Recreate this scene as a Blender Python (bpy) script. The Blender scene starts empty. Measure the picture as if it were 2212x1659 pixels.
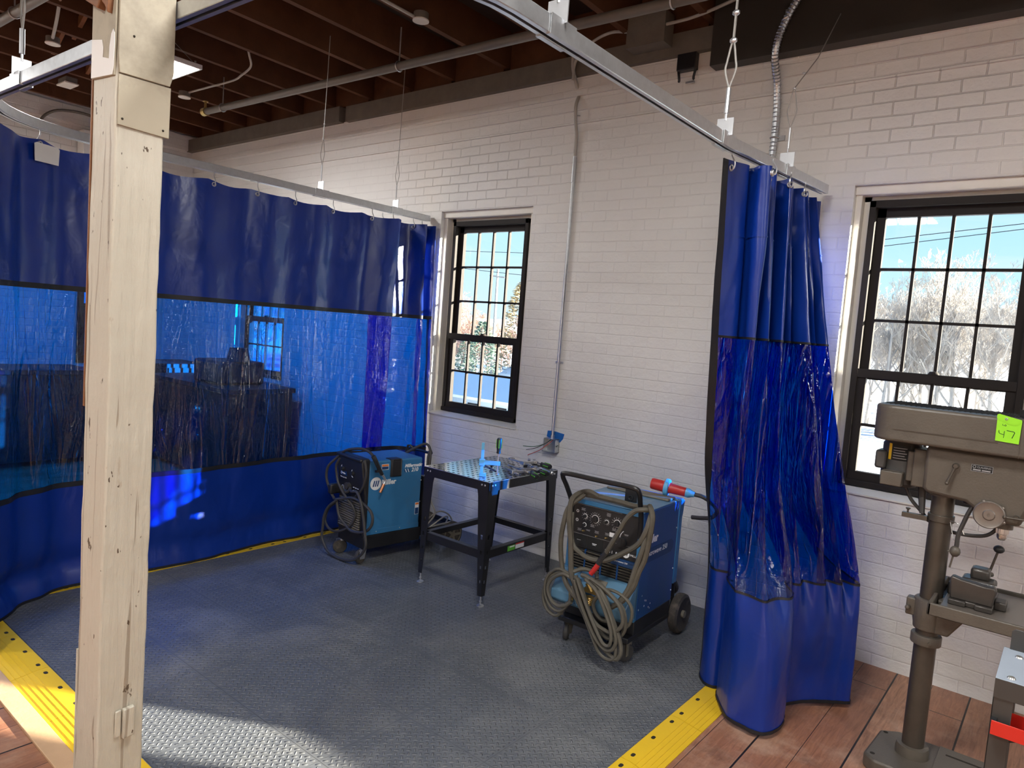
import bpy, math, random
from mathutils import Matrix, Vector, noise

random.seed(7)
PI = math.pi
scene = bpy.context.scene
COL = scene.collection

# ------------------------------------------------------------------ helpers
def link(o):
    COL.objects.link(o)
    return o

def tag(o, label=None, cat=None, group=None, kind=None):
    if label: o["label"] = label
    if cat: o["category"] = cat
    if group: o["group"] = group
    if kind: o["kind"] = kind
    return o

def thing(name, label, cat, loc=(0, 0, 0), rz=0.0, group=None, kind=None):
    o = bpy.data.objects.new(name, None)
    o.empty_display_size = 0.1
    link(o)
    o.location = loc
    o.rotation_euler = (0, 0, rz)
    return tag(o, label, cat, group, kind)

def wmat(o):
    m = Matrix.LocRotScale(o.location, o.rotation_euler, o.scale)
    return (wmat(o.parent) @ m) if o.parent else m

def catmull(pts, k, closed=False):
    pts = [Vector(p) for p in pts]
    n = len(pts)
    if n < 3 or k <= 1:
        return pts
    out = []
    segs = n if closed else n - 1
    for i in range(segs):
        if closed:
            p0, p1, p2, p3 = pts[i - 1], pts[i], pts[(i + 1) % n], pts[(i + 2) % n]
        else:
            p1, p2 = pts[i], pts[i + 1]
            p0 = pts[i - 1] if i > 0 else p1 * 2 - p2
            p3 = pts[i + 2] if i + 2 < n else p2 * 2 - p1
        for j in range(k):
            t = j / k
            out.append(0.5 * ((2 * p1) + (p2 - p0) * t + (2 * p0 - 5 * p1 + 4 * p2 - p3) * t * t
                              + (3 * p1 - p0 - 3 * p2 + p3) * t * t * t))
    if not closed:
        out.append(pts[-1])
    return out

class MB:
    """collects shapes, then links them as ONE mesh object"""
    def __init__(s):
        s.v, s.f, s.mi, s.M = [], [], [], Matrix()
    def add(s, vs, fs, m=0):
        b = len(s.v)
        s.v += [tuple(s.M @ Vector(p)) for p in vs]
        s.f += [tuple(i + b for i in f) for f in fs]
        s.mi += [m] * len(fs)
        return s
    def box(s, x0, x1, y0, y1, z0, z1, m=0):
        x0, x1 = min(x0, x1), max(x0, x1); y0, y1 = min(y0, y1), max(y0, y1); z0, z1 = min(z0, z1), max(z0, z1)
        v = [(x, y, z) for z in (z0, z1) for y in (y0, y1) for x in (x0, x1)]
        return s.add(v, [(0, 2, 3, 1), (4, 5, 7, 6), (0, 1, 5, 4), (2, 6, 7, 3), (0, 4, 6, 2), (1, 3, 7, 5)], m)
    def bar(s, p, q, w, h, m=0, up=(0, 0, 1)):
        """rectangular bar from p to q, w across, h along up"""
        p, q, up = Vector(p), Vector(q), Vector(up)
        d = (q - p).normalized()
        a = d.cross(up)
        if a.length < 1e-5: a = d.cross(Vector((1, 0, 0)))
        a.normalize(); b = a.cross(d).normalized()
        vs = []
        for c in (p, q):
            for sx, sy in ((-1, -1), (1, -1), (1, 1), (-1, 1)):
                vs.append(c + a * (w / 2 * sx) + b * (h / 2 * sy))
        return s.add(vs, [(3, 2, 1, 0), (4, 5, 6, 7), (0, 1, 5, 4), (1, 2, 6, 5), (2, 3, 7, 6), (3, 0, 4, 7)], m)
    def cyl(s, p, q, r, r2=None, n=16, m=0, caps=True):
        p, q = Vector(p), Vector(q)
        r2 = r if r2 is None else r2
        d = (q - p).normalized()
        a = d.cross(Vector((0, 0, 1)) if abs(d.z) < 0.9 else Vector((1, 0, 0))).normalized()
        b = d.cross(a)
        vs = []
        for c, rr in ((p, r), (q, r2)):
            for i in range(n):
                t = 2 * PI * i / n
                vs.append(c + a * (rr * math.cos(t)) + b * (rr * math.sin(t)))
        fs = [(i, (i + 1) % n, n + (i + 1) % n, n + i) for i in range(n)]
        if caps:
            fs += [tuple(range(n - 1, -1, -1)), tuple(range(n, 2 * n))]
        return s.add(vs, fs, m)
    def tube(s, pts, r, n=8, m=0, k=5, closed=False, taper=None):
        P = catmull(pts, k, closed)
        N = len(P)
        T = []
        for i in range(N):
            a = P[(i - 1) % N] if (closed or i > 0) else P[i]
            b = P[(i + 1) % N] if (closed or i < N - 1) else P[i]
            T.append((b - a).normalized())
        ref = T[0].cross(Vector((0, 0, 1)))
        if ref.length < 1e-3: ref = T[0].cross(Vector((1, 0, 0)))
        ref.normalize()
        vs = []
        for i in range(N):
            ref = (ref - T[i] * ref.dot(T[i]))
            if ref.length < 1e-6: ref = T[i].orthogonal()
            ref.normalize()
            b = T[i].cross(ref)
            rr = r if taper is None else r + (taper - r) * i / (N - 1)
            for j in range(n):
                t = 2 * PI * j / n
                vs.append(P[i] + ref * (rr * math.cos(t)) + b * (rr * math.sin(t)))
        fs = []
        for i in range(N if closed else N - 1):
            i2 = (i + 1) % N
            for j in range(n):
                j2 = (j + 1) % n
                fs.append((i * n + j, i * n + j2, i2 * n + j2, i2 * n + j))
        if not closed:
            fs += [tuple(range(n - 1, -1, -1)), tuple(range((N - 1) * n, N * n))]
        return s.add(vs, fs, m)
    def lathe(s, prof, o=(0, 0, 0), ax=(0, 0, 1), n=24, m=0):
        o, ax = Vector(o), Vector(ax).normalized()
        a = ax.cross(Vector((0, 0, 1)) if abs(ax.z) < 0.9 else Vector((1, 0, 0))).normalized()
        b = ax.cross(a)
        vs, fs = [], []
        for r, h in prof:
            for i in range(n):
                t = 2 * PI * i / n
                vs.append(o + ax * h + a * (r * math.cos(t)) + b * (r * math.sin(t)))
        for k in range(len(prof) - 1):
            for i in range(n):
                i2 = (i + 1) % n
                fs.append((k * n + i, k * n + i2, (k + 1) * n + i2, (k + 1) * n + i))
        if prof[0][0] > 1e-5: fs.append(tuple(range(n - 1, -1, -1)))
        if prof[-1][0] > 1e-5: fs.append(tuple(range((len(prof) - 1) * n, len(prof) * n)))
        return s.add(vs, fs, m)
    def ball(s, c, r, n=14, m=0, sc=(1, 1, 1)):
        c = Vector(c)
        vs, fs = [], []
        R = n // 2
        for i in range(R + 1):
            t = PI * i / R
            for j in range(n):
                u = 2 * PI * j / n
                vs.append(c + Vector((r * sc[0] * math.sin(t) * math.cos(u), r * sc[1] * math.sin(t) * math.sin(u), r * sc[2] * math.cos(t))))
        for i in range(R):
            for j in range(n):
                j2 = (j + 1) % n
                fs.append((i * n + j, (i + 1) * n + j, (i + 1) * n + j2, i * n + j2))
        return s.add(vs, fs, m)
    def prism(s, poly, o, u, v, w, m=0):
        """polygon (a,b) in plane o+a*u+b*v pushed along vector w"""
        o, u, v, w = Vector(o), Vector(u), Vector(v), Vector(w)
        n = len(poly)
        vs = [o + u * a + v * b for a, b in poly] + [o + u * a + v * b + w for a, b in poly]
        fs = [tuple(range(n - 1, -1, -1)), tuple(range(n, 2 * n))]
        fs += [(i, (i + 1) % n, n + (i + 1) % n, n + i) for i in range(n)]
        if u.cross(v).dot(w) < 0:
            fs = [tuple(reversed(f)) for f in fs]
        return s.add(vs, fs, m)
    def ring(s, c, ax, R, r, n=24, k=8, m=0, a0=0, a1=2 * PI):
        c, ax = Vector(c), Vector(ax).normalized()
        a = ax.cross(Vector((0, 0, 1)) if abs(ax.z) < 0.9 else Vector((1, 0, 0))).normalized()
        b = ax.cross(a)
        full = abs(a1 - a0 - 2 * PI) < 1e-6
        cnt = n if full else n + 1
        pts = [c + a * (R * math.cos(a0 + (a1 - a0) * i / n)) + b * (R * math.sin(a0 + (a1 - a0) * i / n)) for i in range(cnt)]
        return s.tube(pts, r, k, m, 1, full)
    def text(s, string, o, u, v, size, m=0, shear=0.0, bold=0.0, align='LEFT', depth=0.0006):
        cu = bpy.data.curves.new("txt", 'FONT')
        cu.body = string; cu.size = size; cu.shear = shear; cu.offset = bold; cu.align_x = align
        cu.resolution_u = 3; cu.extrude = depth
        ob = bpy.data.objects.new("txt", cu)
        me = bpy.data.meshes.new_from_object(ob)
        o, u, v = Vector(o), Vector(u).normalized(), Vector(v).normalized()
        w = u.cross(v)
        s.add([o + u * p.co.x + v * p.co.y + w * p.co.z for p in me.vertices], [tuple(p.vertices) for p in me.polygons], m)
        bpy.data.objects.remove(ob); bpy.data.meshes.remove(me); bpy.data.curves.remove(cu)
        return s
    def build(s, name, mats, parent=None, bevel=0, world=False, smooth=True, seg=2, angle=35):
        if not isinstance(mats, (list, tuple)): mats = [mats]
        if world and parent is not None:
            inv = wmat(parent).inverted()
            vs = [tuple(inv @ Vector(p)) for p in s.v]
        else:
            vs = s.v
        me = bpy.data.meshes.new(name)
        me.from_pydata(vs, [], s.f)
        for m in mats: me.materials.append(m)
        me.polygons.foreach_set("material_index", s.mi)
        if smooth:
            me.polygons.foreach_set("use_smooth", [True] * len(me.polygons))
            me.set_sharp_from_angle(angle=math.radians(angle))
        me.update()
        o = link(bpy.data.objects.new(name, me))
        if parent is not None: o.parent = parent
        if bevel:
            b = o.modifiers.new("bevel", 'BEVEL')
            b.width = bevel; b.segments = seg; b.limit_method = 'ANGLE'; b.angle_limit = math.radians(40)
        return o

def clone(root, name=None, loc=None, rz=None, label=None, group=None):
    """a copy of a thing with copies of its parts and sub-parts"""
    r = root.copy(); link(r)
    if loc is not None: r.location = loc
    if rz is not None: r.rotation_euler = (0, 0, rz)
    if label: r["label"] = label
    if group: r["group"] = group
    for ch in list(root.children):
        c = ch.copy(); link(c); c.parent = r
        for g in list(ch.children):
            d = g.copy(); link(d); d.parent = c
    return r

# ------------------------------------------------------------------ materials
class NT:
    def __init__(s, name):
        s.mat = bpy.data.materials.new(name)
        s.mat.use_nodes = True
        s.t = s.mat.node_tree
        s.t.nodes.clear()
        s.out = s.n('ShaderNodeOutputMaterial')
    def n(s, typ, **kw):
        nd = s.t.nodes.new(typ)
        for k, val in kw.items(): setattr(nd, k, val)
        return nd
    def l(s, a, b): s.t.links.new(a, b)
    def put(s, sock, val):
        if isinstance(val, bpy.types.NodeSocket): s.l(val, sock)
        else: sock.default_value = val
    def math(s, op, a, b=None, c=None, clamp=False):
        nd = s.n('ShaderNodeMath', operation=op); nd.use_clamp = clamp
        s.put(nd.inputs[0], a)
        if b is not None: s.put(nd.inputs[1], b)
        if c is not None: s.put(nd.inputs[2], c)
        return nd.outputs[0]
    def coord(s, which='Object', scale=None, rot=None):
        tc = s.n('ShaderNodeTexCoord')
        if scale is None and rot is None: return tc.outputs[which]
        mp = s.n('ShaderNodeMapping')
        s.l(tc.outputs[which], mp.inputs['Vector'])
        if scale is not None: mp.inputs['Scale'].default_value = scale
        if rot is not None: mp.inputs['Rotation'].default_value = rot
        return mp.outputs[0]
    def noise(s, vec, scale, detail=4, rough=0.6, dist=0.0):
        nd = s.n('ShaderNodeTexNoise')
        s.l(vec, nd.inputs['Vector'])
        nd.inputs['Scale'].default_value = scale; nd.inputs['Detail'].default_value = detail
        nd.inputs['Roughness'].default_value = rough; nd.inputs['Distortion'].default_value = dist
        return nd.outputs['Fac']
    def ramp(s, fac, a, b, ca=(0, 0, 0, 1), cb=(1, 1, 1, 1)):
        r = s.n('ShaderNodeValToRGB')
        s.l(fac, r.inputs[0])
        r.color_ramp.elements[0].position = a; r.color_ramp.elements[0].color = ca
        r.color_ramp.elements[1].position = b; r.color_ramp.elements[1].color = cb
        return r.outputs[0]
    def mix(s, fac, a, b, blend='MIX'):
        nd = s.n('ShaderNodeMix', data_type='RGBA', blend_type=blend)
        s.put(nd.inputs[0], fac)
        s.put(nd.inputs[6], a if isinstance(a, bpy.types.NodeSocket) else c4(a))
        s.put(nd.inputs[7], b if isinstance(b, bpy.types.NodeSocket) else c4(b))
        return nd.outputs[2]
    def bump(s, h, strength=0.3, dist=0.01, nrm=None):
        nd = s.n('ShaderNodeBump')
        nd.inputs['Strength'].default_value = strength; nd.inputs['Distance'].default_value = dist
        s.l(h, nd.inputs['Height'])
        if nrm is not None: s.l(nrm, nd.inputs['Normal'])
        return nd.outputs[0]
    def fresnel(s, ior, nrm=None):
        """thin-sheet fresnel: the same from either side"""
        g = s.n('ShaderNodeNewGeometry')
        f = s.n('ShaderNodeFresnel')
        s.l(s.math('ADD', s.math('MULTIPLY', g.outputs['Backfacing'], 1 / ior - ior), ior), f.inputs['IOR'])
        if nrm is not None: s.l(nrm, f.inputs['Normal'])
        return f.outputs[0]
    def principled(s, col, rough=0.5, metal=0.0, spec=0.5, nrm=None, coat=0.0):
        p = s.n('ShaderNodeBsdfPrincipled')
        s.put(p.inputs['Base Color'], col if isinstance(col, bpy.types.NodeSocket) else c4(col))
        s.put(p.inputs['Roughness'], rough); s.put(p.inputs['Metallic'], metal)
        s.put(p.inputs['Specular IOR Level'], spec)
        if coat: p.inputs['Coat Weight'].default_value = coat; p.inputs['Coat Roughness'].default_value = 0.1
        if nrm is not None: s.l(nrm, p.inputs['Normal'])
        s.l(p.outputs[0], s.out.inputs[0])
        return p

def c4(c): return tuple(c) if len(c) == 4 else (c[0], c[1], c[2], 1.0)

def basic(name, col, rough=0.5, metal=0.0, var=0.15, vs=9, bump=0.0, bs=60, dirt=None, ds=5, da=0.55, db=0.75, spec=0.5, coat=0.0):
    """paint / metal / plastic with soft colour variation, worn patches and fine relief"""
    t = NT(name)
    co = t.coord('Object')
    f = t.noise(co, vs, 5)
    lo = tuple(x * (1 - var) for x in col); hi = tuple(min(1, x * (1 + var)) for x in col)
    c = t.mix(f, lo, hi)
    if dirt is not None:
        g = t.noise(co, ds, 6, 0.7)
        c = t.mix(t.ramp(g, da, db), c, dirt)
    nrm = t.bump(t.noise(co, bs, 3), bump, 0.004) if bump else None
    r = t.math('ADD', t.math('MULTIPLY', f, 0.16), rough - 0.08, clamp=True)
    t.principled(c, r, metal, spec, nrm, coat)
    return t.mat

def emit(name, col, strength):
    t = NT(name)
    e = t.n('ShaderNodeEmission'); e.inputs[0].default_value = c4(col); e.inputs[1].default_value = strength
    t.l(e.outputs[0], t.out.inputs[0])
    return t.mat

def brick_mat(name, axes):
    t = NT(name)
    co = t.coord('Object')
    sep = t.n('ShaderNodeSeparateXYZ'); t.l(co, sep.inputs[0])
    cmb = t.n('ShaderNodeCombineXYZ')
    t.l(sep.outputs[axes], cmb.inputs[0]); t.l(sep.outputs[2], cmb.inputs[1])
    wob = t.n('ShaderNodeTexNoise'); t.l(cmb.outputs[0], wob.inputs['Vector'])
    wob.inputs['Scale'].default_value = 7; wob.inputs['Detail'].default_value = 3
    add = t.n('ShaderNodeVectorMath', operation='MULTIPLY_ADD')
    t.l(wob.outputs['Color'], add.inputs[0]); add.inputs[1].default_value = (0.012, 0.012, 0); t.l(cmb.outputs[0], add.inputs[2])
    br = t.n('ShaderNodeTexBrick')
    t.l(add.outputs[0], br.inputs['Vector'])
    br.inputs['Scale'].default_value = 1.0
    br.inputs['Brick Width'].default_value = 0.212; br.inputs['Row Height'].default_value = 0.0735
    br.inputs['Mortar Size'].default_value = 0.005; br.inputs['Mortar Smooth'].default_value = 0.6
    br.inputs['Color1'].default_value = (0.9, 0.9, 0.9, 1); br.inputs['Color2'].default_value = (1, 1, 1, 1)
    mort = br.outputs['Fac']
    def patch(cx, cz, rx, rz):
        dx = t.math('DIVIDE', t.math('SUBTRACT', sep.outputs[axes], cx), rx); dz = t.math('DIVIDE', t.math('SUBTRACT', sep.outputs[2], cz), rz)
        return t.math('SUBTRACT', 1.0, t.math('SQRT', t.math('ADD', t.math('MULTIPLY', dx, dx), t.math('MULTIPLY', dz, dz))), clamp=True)
    big = t.math('MAXIMUM', patch(-4.15, 2.98, 1.25, 0.42), patch(-0.75, 3.12, 0.95, 0.42)) if axes == 0 else patch(-2.0, 3.2, 1.6, 0.6)
    bare = t.ramp(t.math('ADD', t.math('MULTIPLY', big, 0.9), t.math('MULTIPLY', t.noise(cmb.outputs[0], 3.0, 3), 0.35)), 0.34, 0.80)                                   # patches where the joints stay open under the paint
    fine = t.noise(cmb.outputs[0], 38, 5, 0.65)
    lump = t.noise(cmb.outputs[0], 10, 4)
    h = t.math('SUBTRACT', t.math('MULTIPLY', fine, 0.32), t.math('MULTIPLY', mort, t.math('ADD', t.math('MULTIPLY', bare, 0.6), 0.22)))
    h = t.math('ADD', h, t.math('MULTIPLY', lump, 0.8))
    rowv = t.n('ShaderNodeMath', operation='FRACT'); t.l(t.math('DIVIDE', sep.outputs[2], 0.0735), rowv.inputs[0])
    h = t.math('ADD', h, t.math('MULTIPLY', rowv.outputs[0], -0.45))
    nrm = t.bump(h, 0.7, 0.010)
    paint = t.mix(t.noise(cmb.outputs[0], 2.2, 4), (0.74, 0.73, 0.705), (0.82, 0.81, 0.79))
    paint = t.mix(t.math('MULTIPLY', t.math('MULTIPLY', mort, bare), 0.32), paint, (0.34, 0.30, 0.28))
    paint = t.mix(t.math('MULTIPLY', mort, 0.03), paint, (0.42, 0.38, 0.35))
    crack = t.noise(cmb.outputs[0], 5.5, 6, 0.75, 0.6)
    spot = t.ramp(crack, 0.735, 0.76)
    paint = t.mix(t.math('MULTIPLY', spot, 0.5), paint, (0.2, 0.16, 0.14))
    t.principled(paint, 0.52, 0, 0.4, nrm)
    return t.mat

def wood_floor_mat():
    t = NT("old_floor_boards")
    co = t.coord('Object')
    sep = t.n('ShaderNodeSeparateXYZ'); t.l(co, sep.inputs[0])
    W = 0.172
    xb = t.math('DIVIDE', t.math('ADD', sep.outputs[0], 20.042), W)
    idx = t.math('FLOOR', xb)
    fr = t.math('FRACT', xb)
    wn = t.n('ShaderNodeTexWhiteNoise', noise_dimensions='1D'); t.l(idx, wn.inputs['W'])
    edge = t.math('MINIMUM', fr, t.math('SUBTRACT', 1.0, fr))
    # boards joined in pairs: every other joint gapes, the rest is nearly closed
    par = t.math('MODULO', t.math('FLOOR', t.math('ADD', xb, 0.5)), 2.0)
    wid = t.math('ADD', t.math('MULTIPLY', par, 0.016), 0.008)
    yo = t.math('ADD', t.math('MULTIPLY', wn.outputs[0], 2.4), sep.outputs[1])
    yf = t.math('FRACT', t.math('DIVIDE', yo, 2.6))
    butt = t.math('LESS_THAN', yf, 0.0022)
    seam = t.math('MAXIMUM', t.math('LESS_THAN', edge, wid), butt)
    gv = t.n('ShaderNodeCombineXYZ')
    t.l(t.math('ADD', sep.outputs[0], t.math('MULTIPLY', wn.outputs[0], 3.0)), gv.inputs[0])
    t.l(t.math('MULTIPLY', sep.outputs[1], 0.09), gv.inputs[1])
    grain = t.noise(gv.outputs[0], 42, 8, 0.7, 1.6)
    wear = t.noise(co, 2.6, 7, 0.72)
    base = t.mix(wn.outputs[0], (0.34, 0.150, 0.082), (0.50, 0.255, 0.15))
    c = t.mix(t.ramp(grain, 0.35, 0.72), base, (0.20, 0.085, 0.05))
    c = t.mix(t.math('MULTIPLY', t.ramp(wear, 0.48, 0.70), 0.75), c, (0.52, 0.34, 0.24))
    scr = t.noise(co, 24, 7, 0.8, 0.8)
    c = t.mix(t.math('MULTIPLY', t.ramp(scr, 0.66, 0.74), 0.6), c, (0.42, 0.34, 0.28))
    c = t.mix(t.math('MULTIPLY', t.ramp(t.noise(co, 4.5, 5), 0.6, 0.78), 0.6), c, (0.085, 0.045, 0.032))
    c = t.mix(seam, c, (0.012, 0.009, 0.008))
    h = t.math('SUBTRACT', t.math('MULTIPLY', grain, 0.25), t.math('MULTIPLY', seam, 1.0))
    nrm = t.bump(h, 0.5, 0.006)
    t.principled(c, t.math('ADD', t.math('MULTIPLY', wear, 0.25), 0.27), 0, 0.5, nrm)
    return t.mat

def plate_mat():
    """grey rubber tiles with a raised checker-plate lug pattern and 0.46 m tile joints"""
    t = NT("grey_checker_tile")
    co = t.coord('Object')
    sep = t.n('ShaderNodeSeparateXYZ'); t.l(co, sep.inputs[0])
    P = 0.0245
    r = 0.70710678
    u = t.math('MULTIPLY', t.math('ADD', sep.outputs[0], sep.outputs[1]), r / P)
    v = t.math('MULTIPLY', t.math('SUBTRACT', sep.outputs[0], sep.outputs[1]), r / P)
    fu, fv = t.math('FLOOR', u), t.math('FLOOR', v)
    par = t.math('ABSOLUTE', t.math('MODULO', t.math('ADD', fu, fv), 2.0))
    qu = t.math('ABSOLUTE', t.math('SUBTRACT', t.math('SUBTRACT', u, fu), 0.5))
    qv = t.math('ABSOLUTE', t.math('SUBTRACT', t.math('SUBTRACT', v, fv), 0.5))
    a = t.math('ADD', t.math('MULTIPLY', par, qu), t.math('MULTIPLY', t.math('SUBTRACT', 1.0, par), qv))
    b = t.math('ADD', t.math('MULTIPLY', par, qv), t.math('MULTIPLY', t.math('SUBTRACT', 1.0, par), qu))
    e = t.math('ADD', t.math('POWER', t.math('DIVIDE', a, 0.50), 2.0), t.math('POWER', t.math('DIVIDE', b, 0.20), 2.0))
    lug = t.math('SUBTRACT', 1.0, e, clamp=True)
    lug = t.math('POWER', lug, 0.6)
    T = 0.4572
    sx = t.math('FRACT', t.math('DIVIDE', t.math('ADD', sep.outputs[0], 30.02), T))
    sy = t.math('FRACT', t.math('DIVIDE', t.math('ADD', sep.outputs[1], 30.17), T))
    ex = t.math('MINIMUM', sx, t.math('SUBTRACT', 1.0, sx)); ey = t.math('MINIMUM', sy, t.math('SUBTRACT', 1.0, sy))
    edge = t.math('MINIMUM', ex, ey)
    seam = t.math('LESS_THAN', edge, 0.0028)
    lug = t.math('MULTIPLY', lug, t.math('GREATER_THAN', edge, 0.02))
    dust = t.noise(co, 1.7, 8, 0.72, 0.4)
    scuff = t.noise(co, 22, 6, 0.75)
    c = t.mix(t.noise(co, 3.2, 5), (0.085, 0.093, 0.106), (0.125, 0.134, 0.148))
    c = t.mix(t.math('MULTIPLY', t.ramp(dust, 0.45, 0.68), 0.55), c, (0.25, 0.25, 0.245))
    c = t.mix(t.math('MULTIPLY', t.ramp(scuff, 0.62, 0.74), 0.45), c, (0.28, 0.28, 0.275))
    c = t.mix(t.math('MULTIPLY', lug, 0.25), c, (0.34, 0.34, 0.33))
    c = t.mix(t.math('MULTIPLY', seam, 0.7), c, (0.03, 0.03, 0.032))
    h = t.math('SUBTRACT', t.math('MULTIPLY', lug, 1.0), t.math('MULTIPLY', seam, 0.6))
    h = t.math('ADD', h, t.math('MULTIPLY', scuff, 0.05))
    nrm = t.bump(h, 1.0, 0.0060)
    t.principled(c, t.math('ADD', t.math('MULTIPLY', dust, 0.35), 0.22), 0, 0.55, nrm)
    return t.mat

def vinyl_cloth():
    t = NT("blue_coated_fabric")
    co = t.coord('Object')
    c = t.mix(t.noise(co, 3, 4), (0.0015, 0.020, 0.19), (0.003, 0.032, 0.27))
    st = t.coord('Object', scale=(3.2, 3.2, 1.5))
    h = t.math('ADD', t.noise(st, 1.4, 2, 0.5, 0.3), t.math('MULTIPLY', t.noise(t.coord('Object', scale=(5, 5, 4)), 1.3, 3, 0.55, 0.5), 0.3))
    nrm = t.bump(h, 0.40, 0.05)
    t.principled(c, 0.31, 0, 0.55, nrm)
    return t.mat

def vinyl_clear():
    t = NT("clear_blue_vinyl")
    co = t.coord('Object')
    st = t.coord('Object', scale=(7, 7, 1.0))
    h = t.math('ADD', t.noise(st, 1.7, 5, 0.55, 1.4), t.math('MULTIPLY', t.noise(t.coord('Object', scale=(3, 3, 2.2)), 5, 3, 0.5, 2.0), 0.35))
    def crease(vec, sc, wid, dist):
        n_ = t.noise(vec, sc, 2, 0.5, dist)
        return t.math('SUBTRACT', 1.0, t.math('DIVIDE', t.math('ABSOLUTE', t.math('SUBTRACT', n_, 0.5)), wid), clamp=True)
    h = t.math('ADD', h, t.math('MULTIPLY', crease(t.coord('Object', scale=(4.2, 4.2, 0.55), rot=(0.16, 0, 0)), 1.0, 0.035, 0.6), 0.55))
    h = t.math('ADD', h, t.math('MULTIPLY', crease(t.coord('Object', scale=(7, 7, 1.3), rot=(-0.3, 0, 0)), 1.2, 0.03, 1.0), 0.25))
    nrm = t.bump(h, 0.6, 0.03)
    tr = t.n('ShaderNodeBsdfTransparent'); tr.inputs[0].default_value = (0.0006, 0.15, 0.79, 1)
    gl = t.n('ShaderNodeBsdfGlossy'); gl.inputs['Color'].default_value = (1, 1, 1, 1); gl.inputs['Roughness'].default_value = 0.035
    t.l(nrm, gl.inputs['Normal'])
    df = t.n('ShaderNodeBsdfDiffuse'); df.inputs[0].default_value = (0.004, 0.03, 0.35, 1)
    fr = t.fresnel(1.60, nrm)
    m0 = t.n('ShaderNodeMixShader'); m0.inputs[0].default_value = 0.012
    t.l(tr.outputs[0], m0.inputs[1]); t.l(df.outputs[0], m0.inputs[2])
    m = t.n('ShaderNodeMixShader')
    t.l(fr, m.inputs[0]); t.l(m0.outputs[0], m.inputs[1]); t.l(gl.outputs[0], m.inputs[2])
    t.l(m.outputs[0], t.out.inputs[0])
    return t.mat

def glass_mat():
    t = NT("window_glass")
    tr = t.n('ShaderNodeBsdfTransparent'); tr.inputs[0].default_value = (0.94, 0.97, 0.97, 1)
    gl = t.n('ShaderNodeBsdfGlossy'); gl.inputs['Roughness'].default_value = 0.02
    fr = t.fresnel(1.45)
    m = t.n('ShaderNodeMixShader')
    t.l(fr, m.inputs[0]); t.l(tr.outputs[0], m.inputs[1]); t.l(gl.outputs[0], m.inputs[2])
    t.l(m.outputs[0], t.out.inputs[0])
    return t.mat

def post_mat():
    t = NT("painted_timber")
    co = t.coord('Object')
    st = t.coord('Object', scale=(1, 1, 0.06))
    grain = t.noise(st, 60, 6, 0.65, 0.8)
    crack = t.noise(t.coord('Object', scale=(1, 1, 0.035)), 24, 3, 0.5, 1.0)
    c = t.mix(t.noise(co, 4, 4), (0.50, 0.465, 0.375), (0.60, 0.565, 0.475))
    c = t.mix(t.math('MULTIPLY', t.ramp(crack, 0.66, 0.67), 0.55), c, (0.2, 0.14, 0.09))
    pit = t.noise(t.coord('Object', scale=(1, 1, 0.45)), 34, 3, 0.6)
    c = t.mix(t.ramp(pit, 0.685, 0.70), c, (0.10, 0.07, 0.045))
    c = t.mix(t.math('MULTIPLY', t.ramp(t.noise(t.coord('Object', scale=(1, 1, 0.3)), 15, 6, 0.7), 0.63, 0.66), 0.35), c, (0.34, 0.25, 0.16))
    sep = t.n('ShaderNodeSeparateXYZ'); t.l(co, sep.inputs[0])
    low = t.math('MULTIPLY', t.ramp(sep.outputs[2], 0.0, 0.45, (1, 1, 1, 1), (0, 0, 0, 1)), t.ramp(t.noise(co, 9, 6, 0.7), 0.4, 0.62))
    c = t.mix(t.math('MULTIPLY', low, 0.45), c, (0.27, 0.25, 0.22))     # darker blotches towards the floor
    h = t.math('ADD', t.math('MULTIPLY', grain, 0.5), t.math('MULTIPLY', t.noise(co, 16, 5), 0.5))
    nrm = t.bump(h, 0.9, 0.010)
    t.principled(c, 0.5, 0, 0.45, nrm)
    return t.mat

def table_top_mat():
    t = NT("perforated_steel_top")
    co = t.coord('Object')
    sep = t.n('ShaderNodeSeparateXYZ'); t.l(co, sep.inputs[0])
    P = 0.0435
    fx = t.math('SUBTRACT', t.math('FRACT', t.math('DIVIDE', t.math('ADD', sep.outputs[0], 10.02), P)), 0.5)
    fy = t.math('SUBTRACT', t.math('FRACT', t.math('DIVIDE', t.math('ADD', sep.outputs[1], 10.02), P)), 0.5)
    d = t.math('SQRT', t.math('ADD', t.math('MULTIPLY', fx, fx), t.math('MULTIPLY', fy, fy)))
    hole = t.math('LESS_THAN', d, 0.20)
    c = t.mix(hole, (0.62, 0.64, 0.67), (0.003, 0.003, 0.003))
    f = t.noise(co, 7, 4)
    p = t.principled(c, t.math('ADD', t.math('MULTIPLY', hole, 0.6), t.math('ADD', t.math('MULTIPLY', f, 0.10), 0.15)),
                     t.math('MULTIPLY', t.math('SUBTRACT', 1.0, hole), 0.85), 0.5, None)
    t.l(t.math('MULTIPLY', t.math('SUBTRACT', 1.0, hole), 0.5), p.inputs['Specular IOR Level'])
    return t.mat

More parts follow.
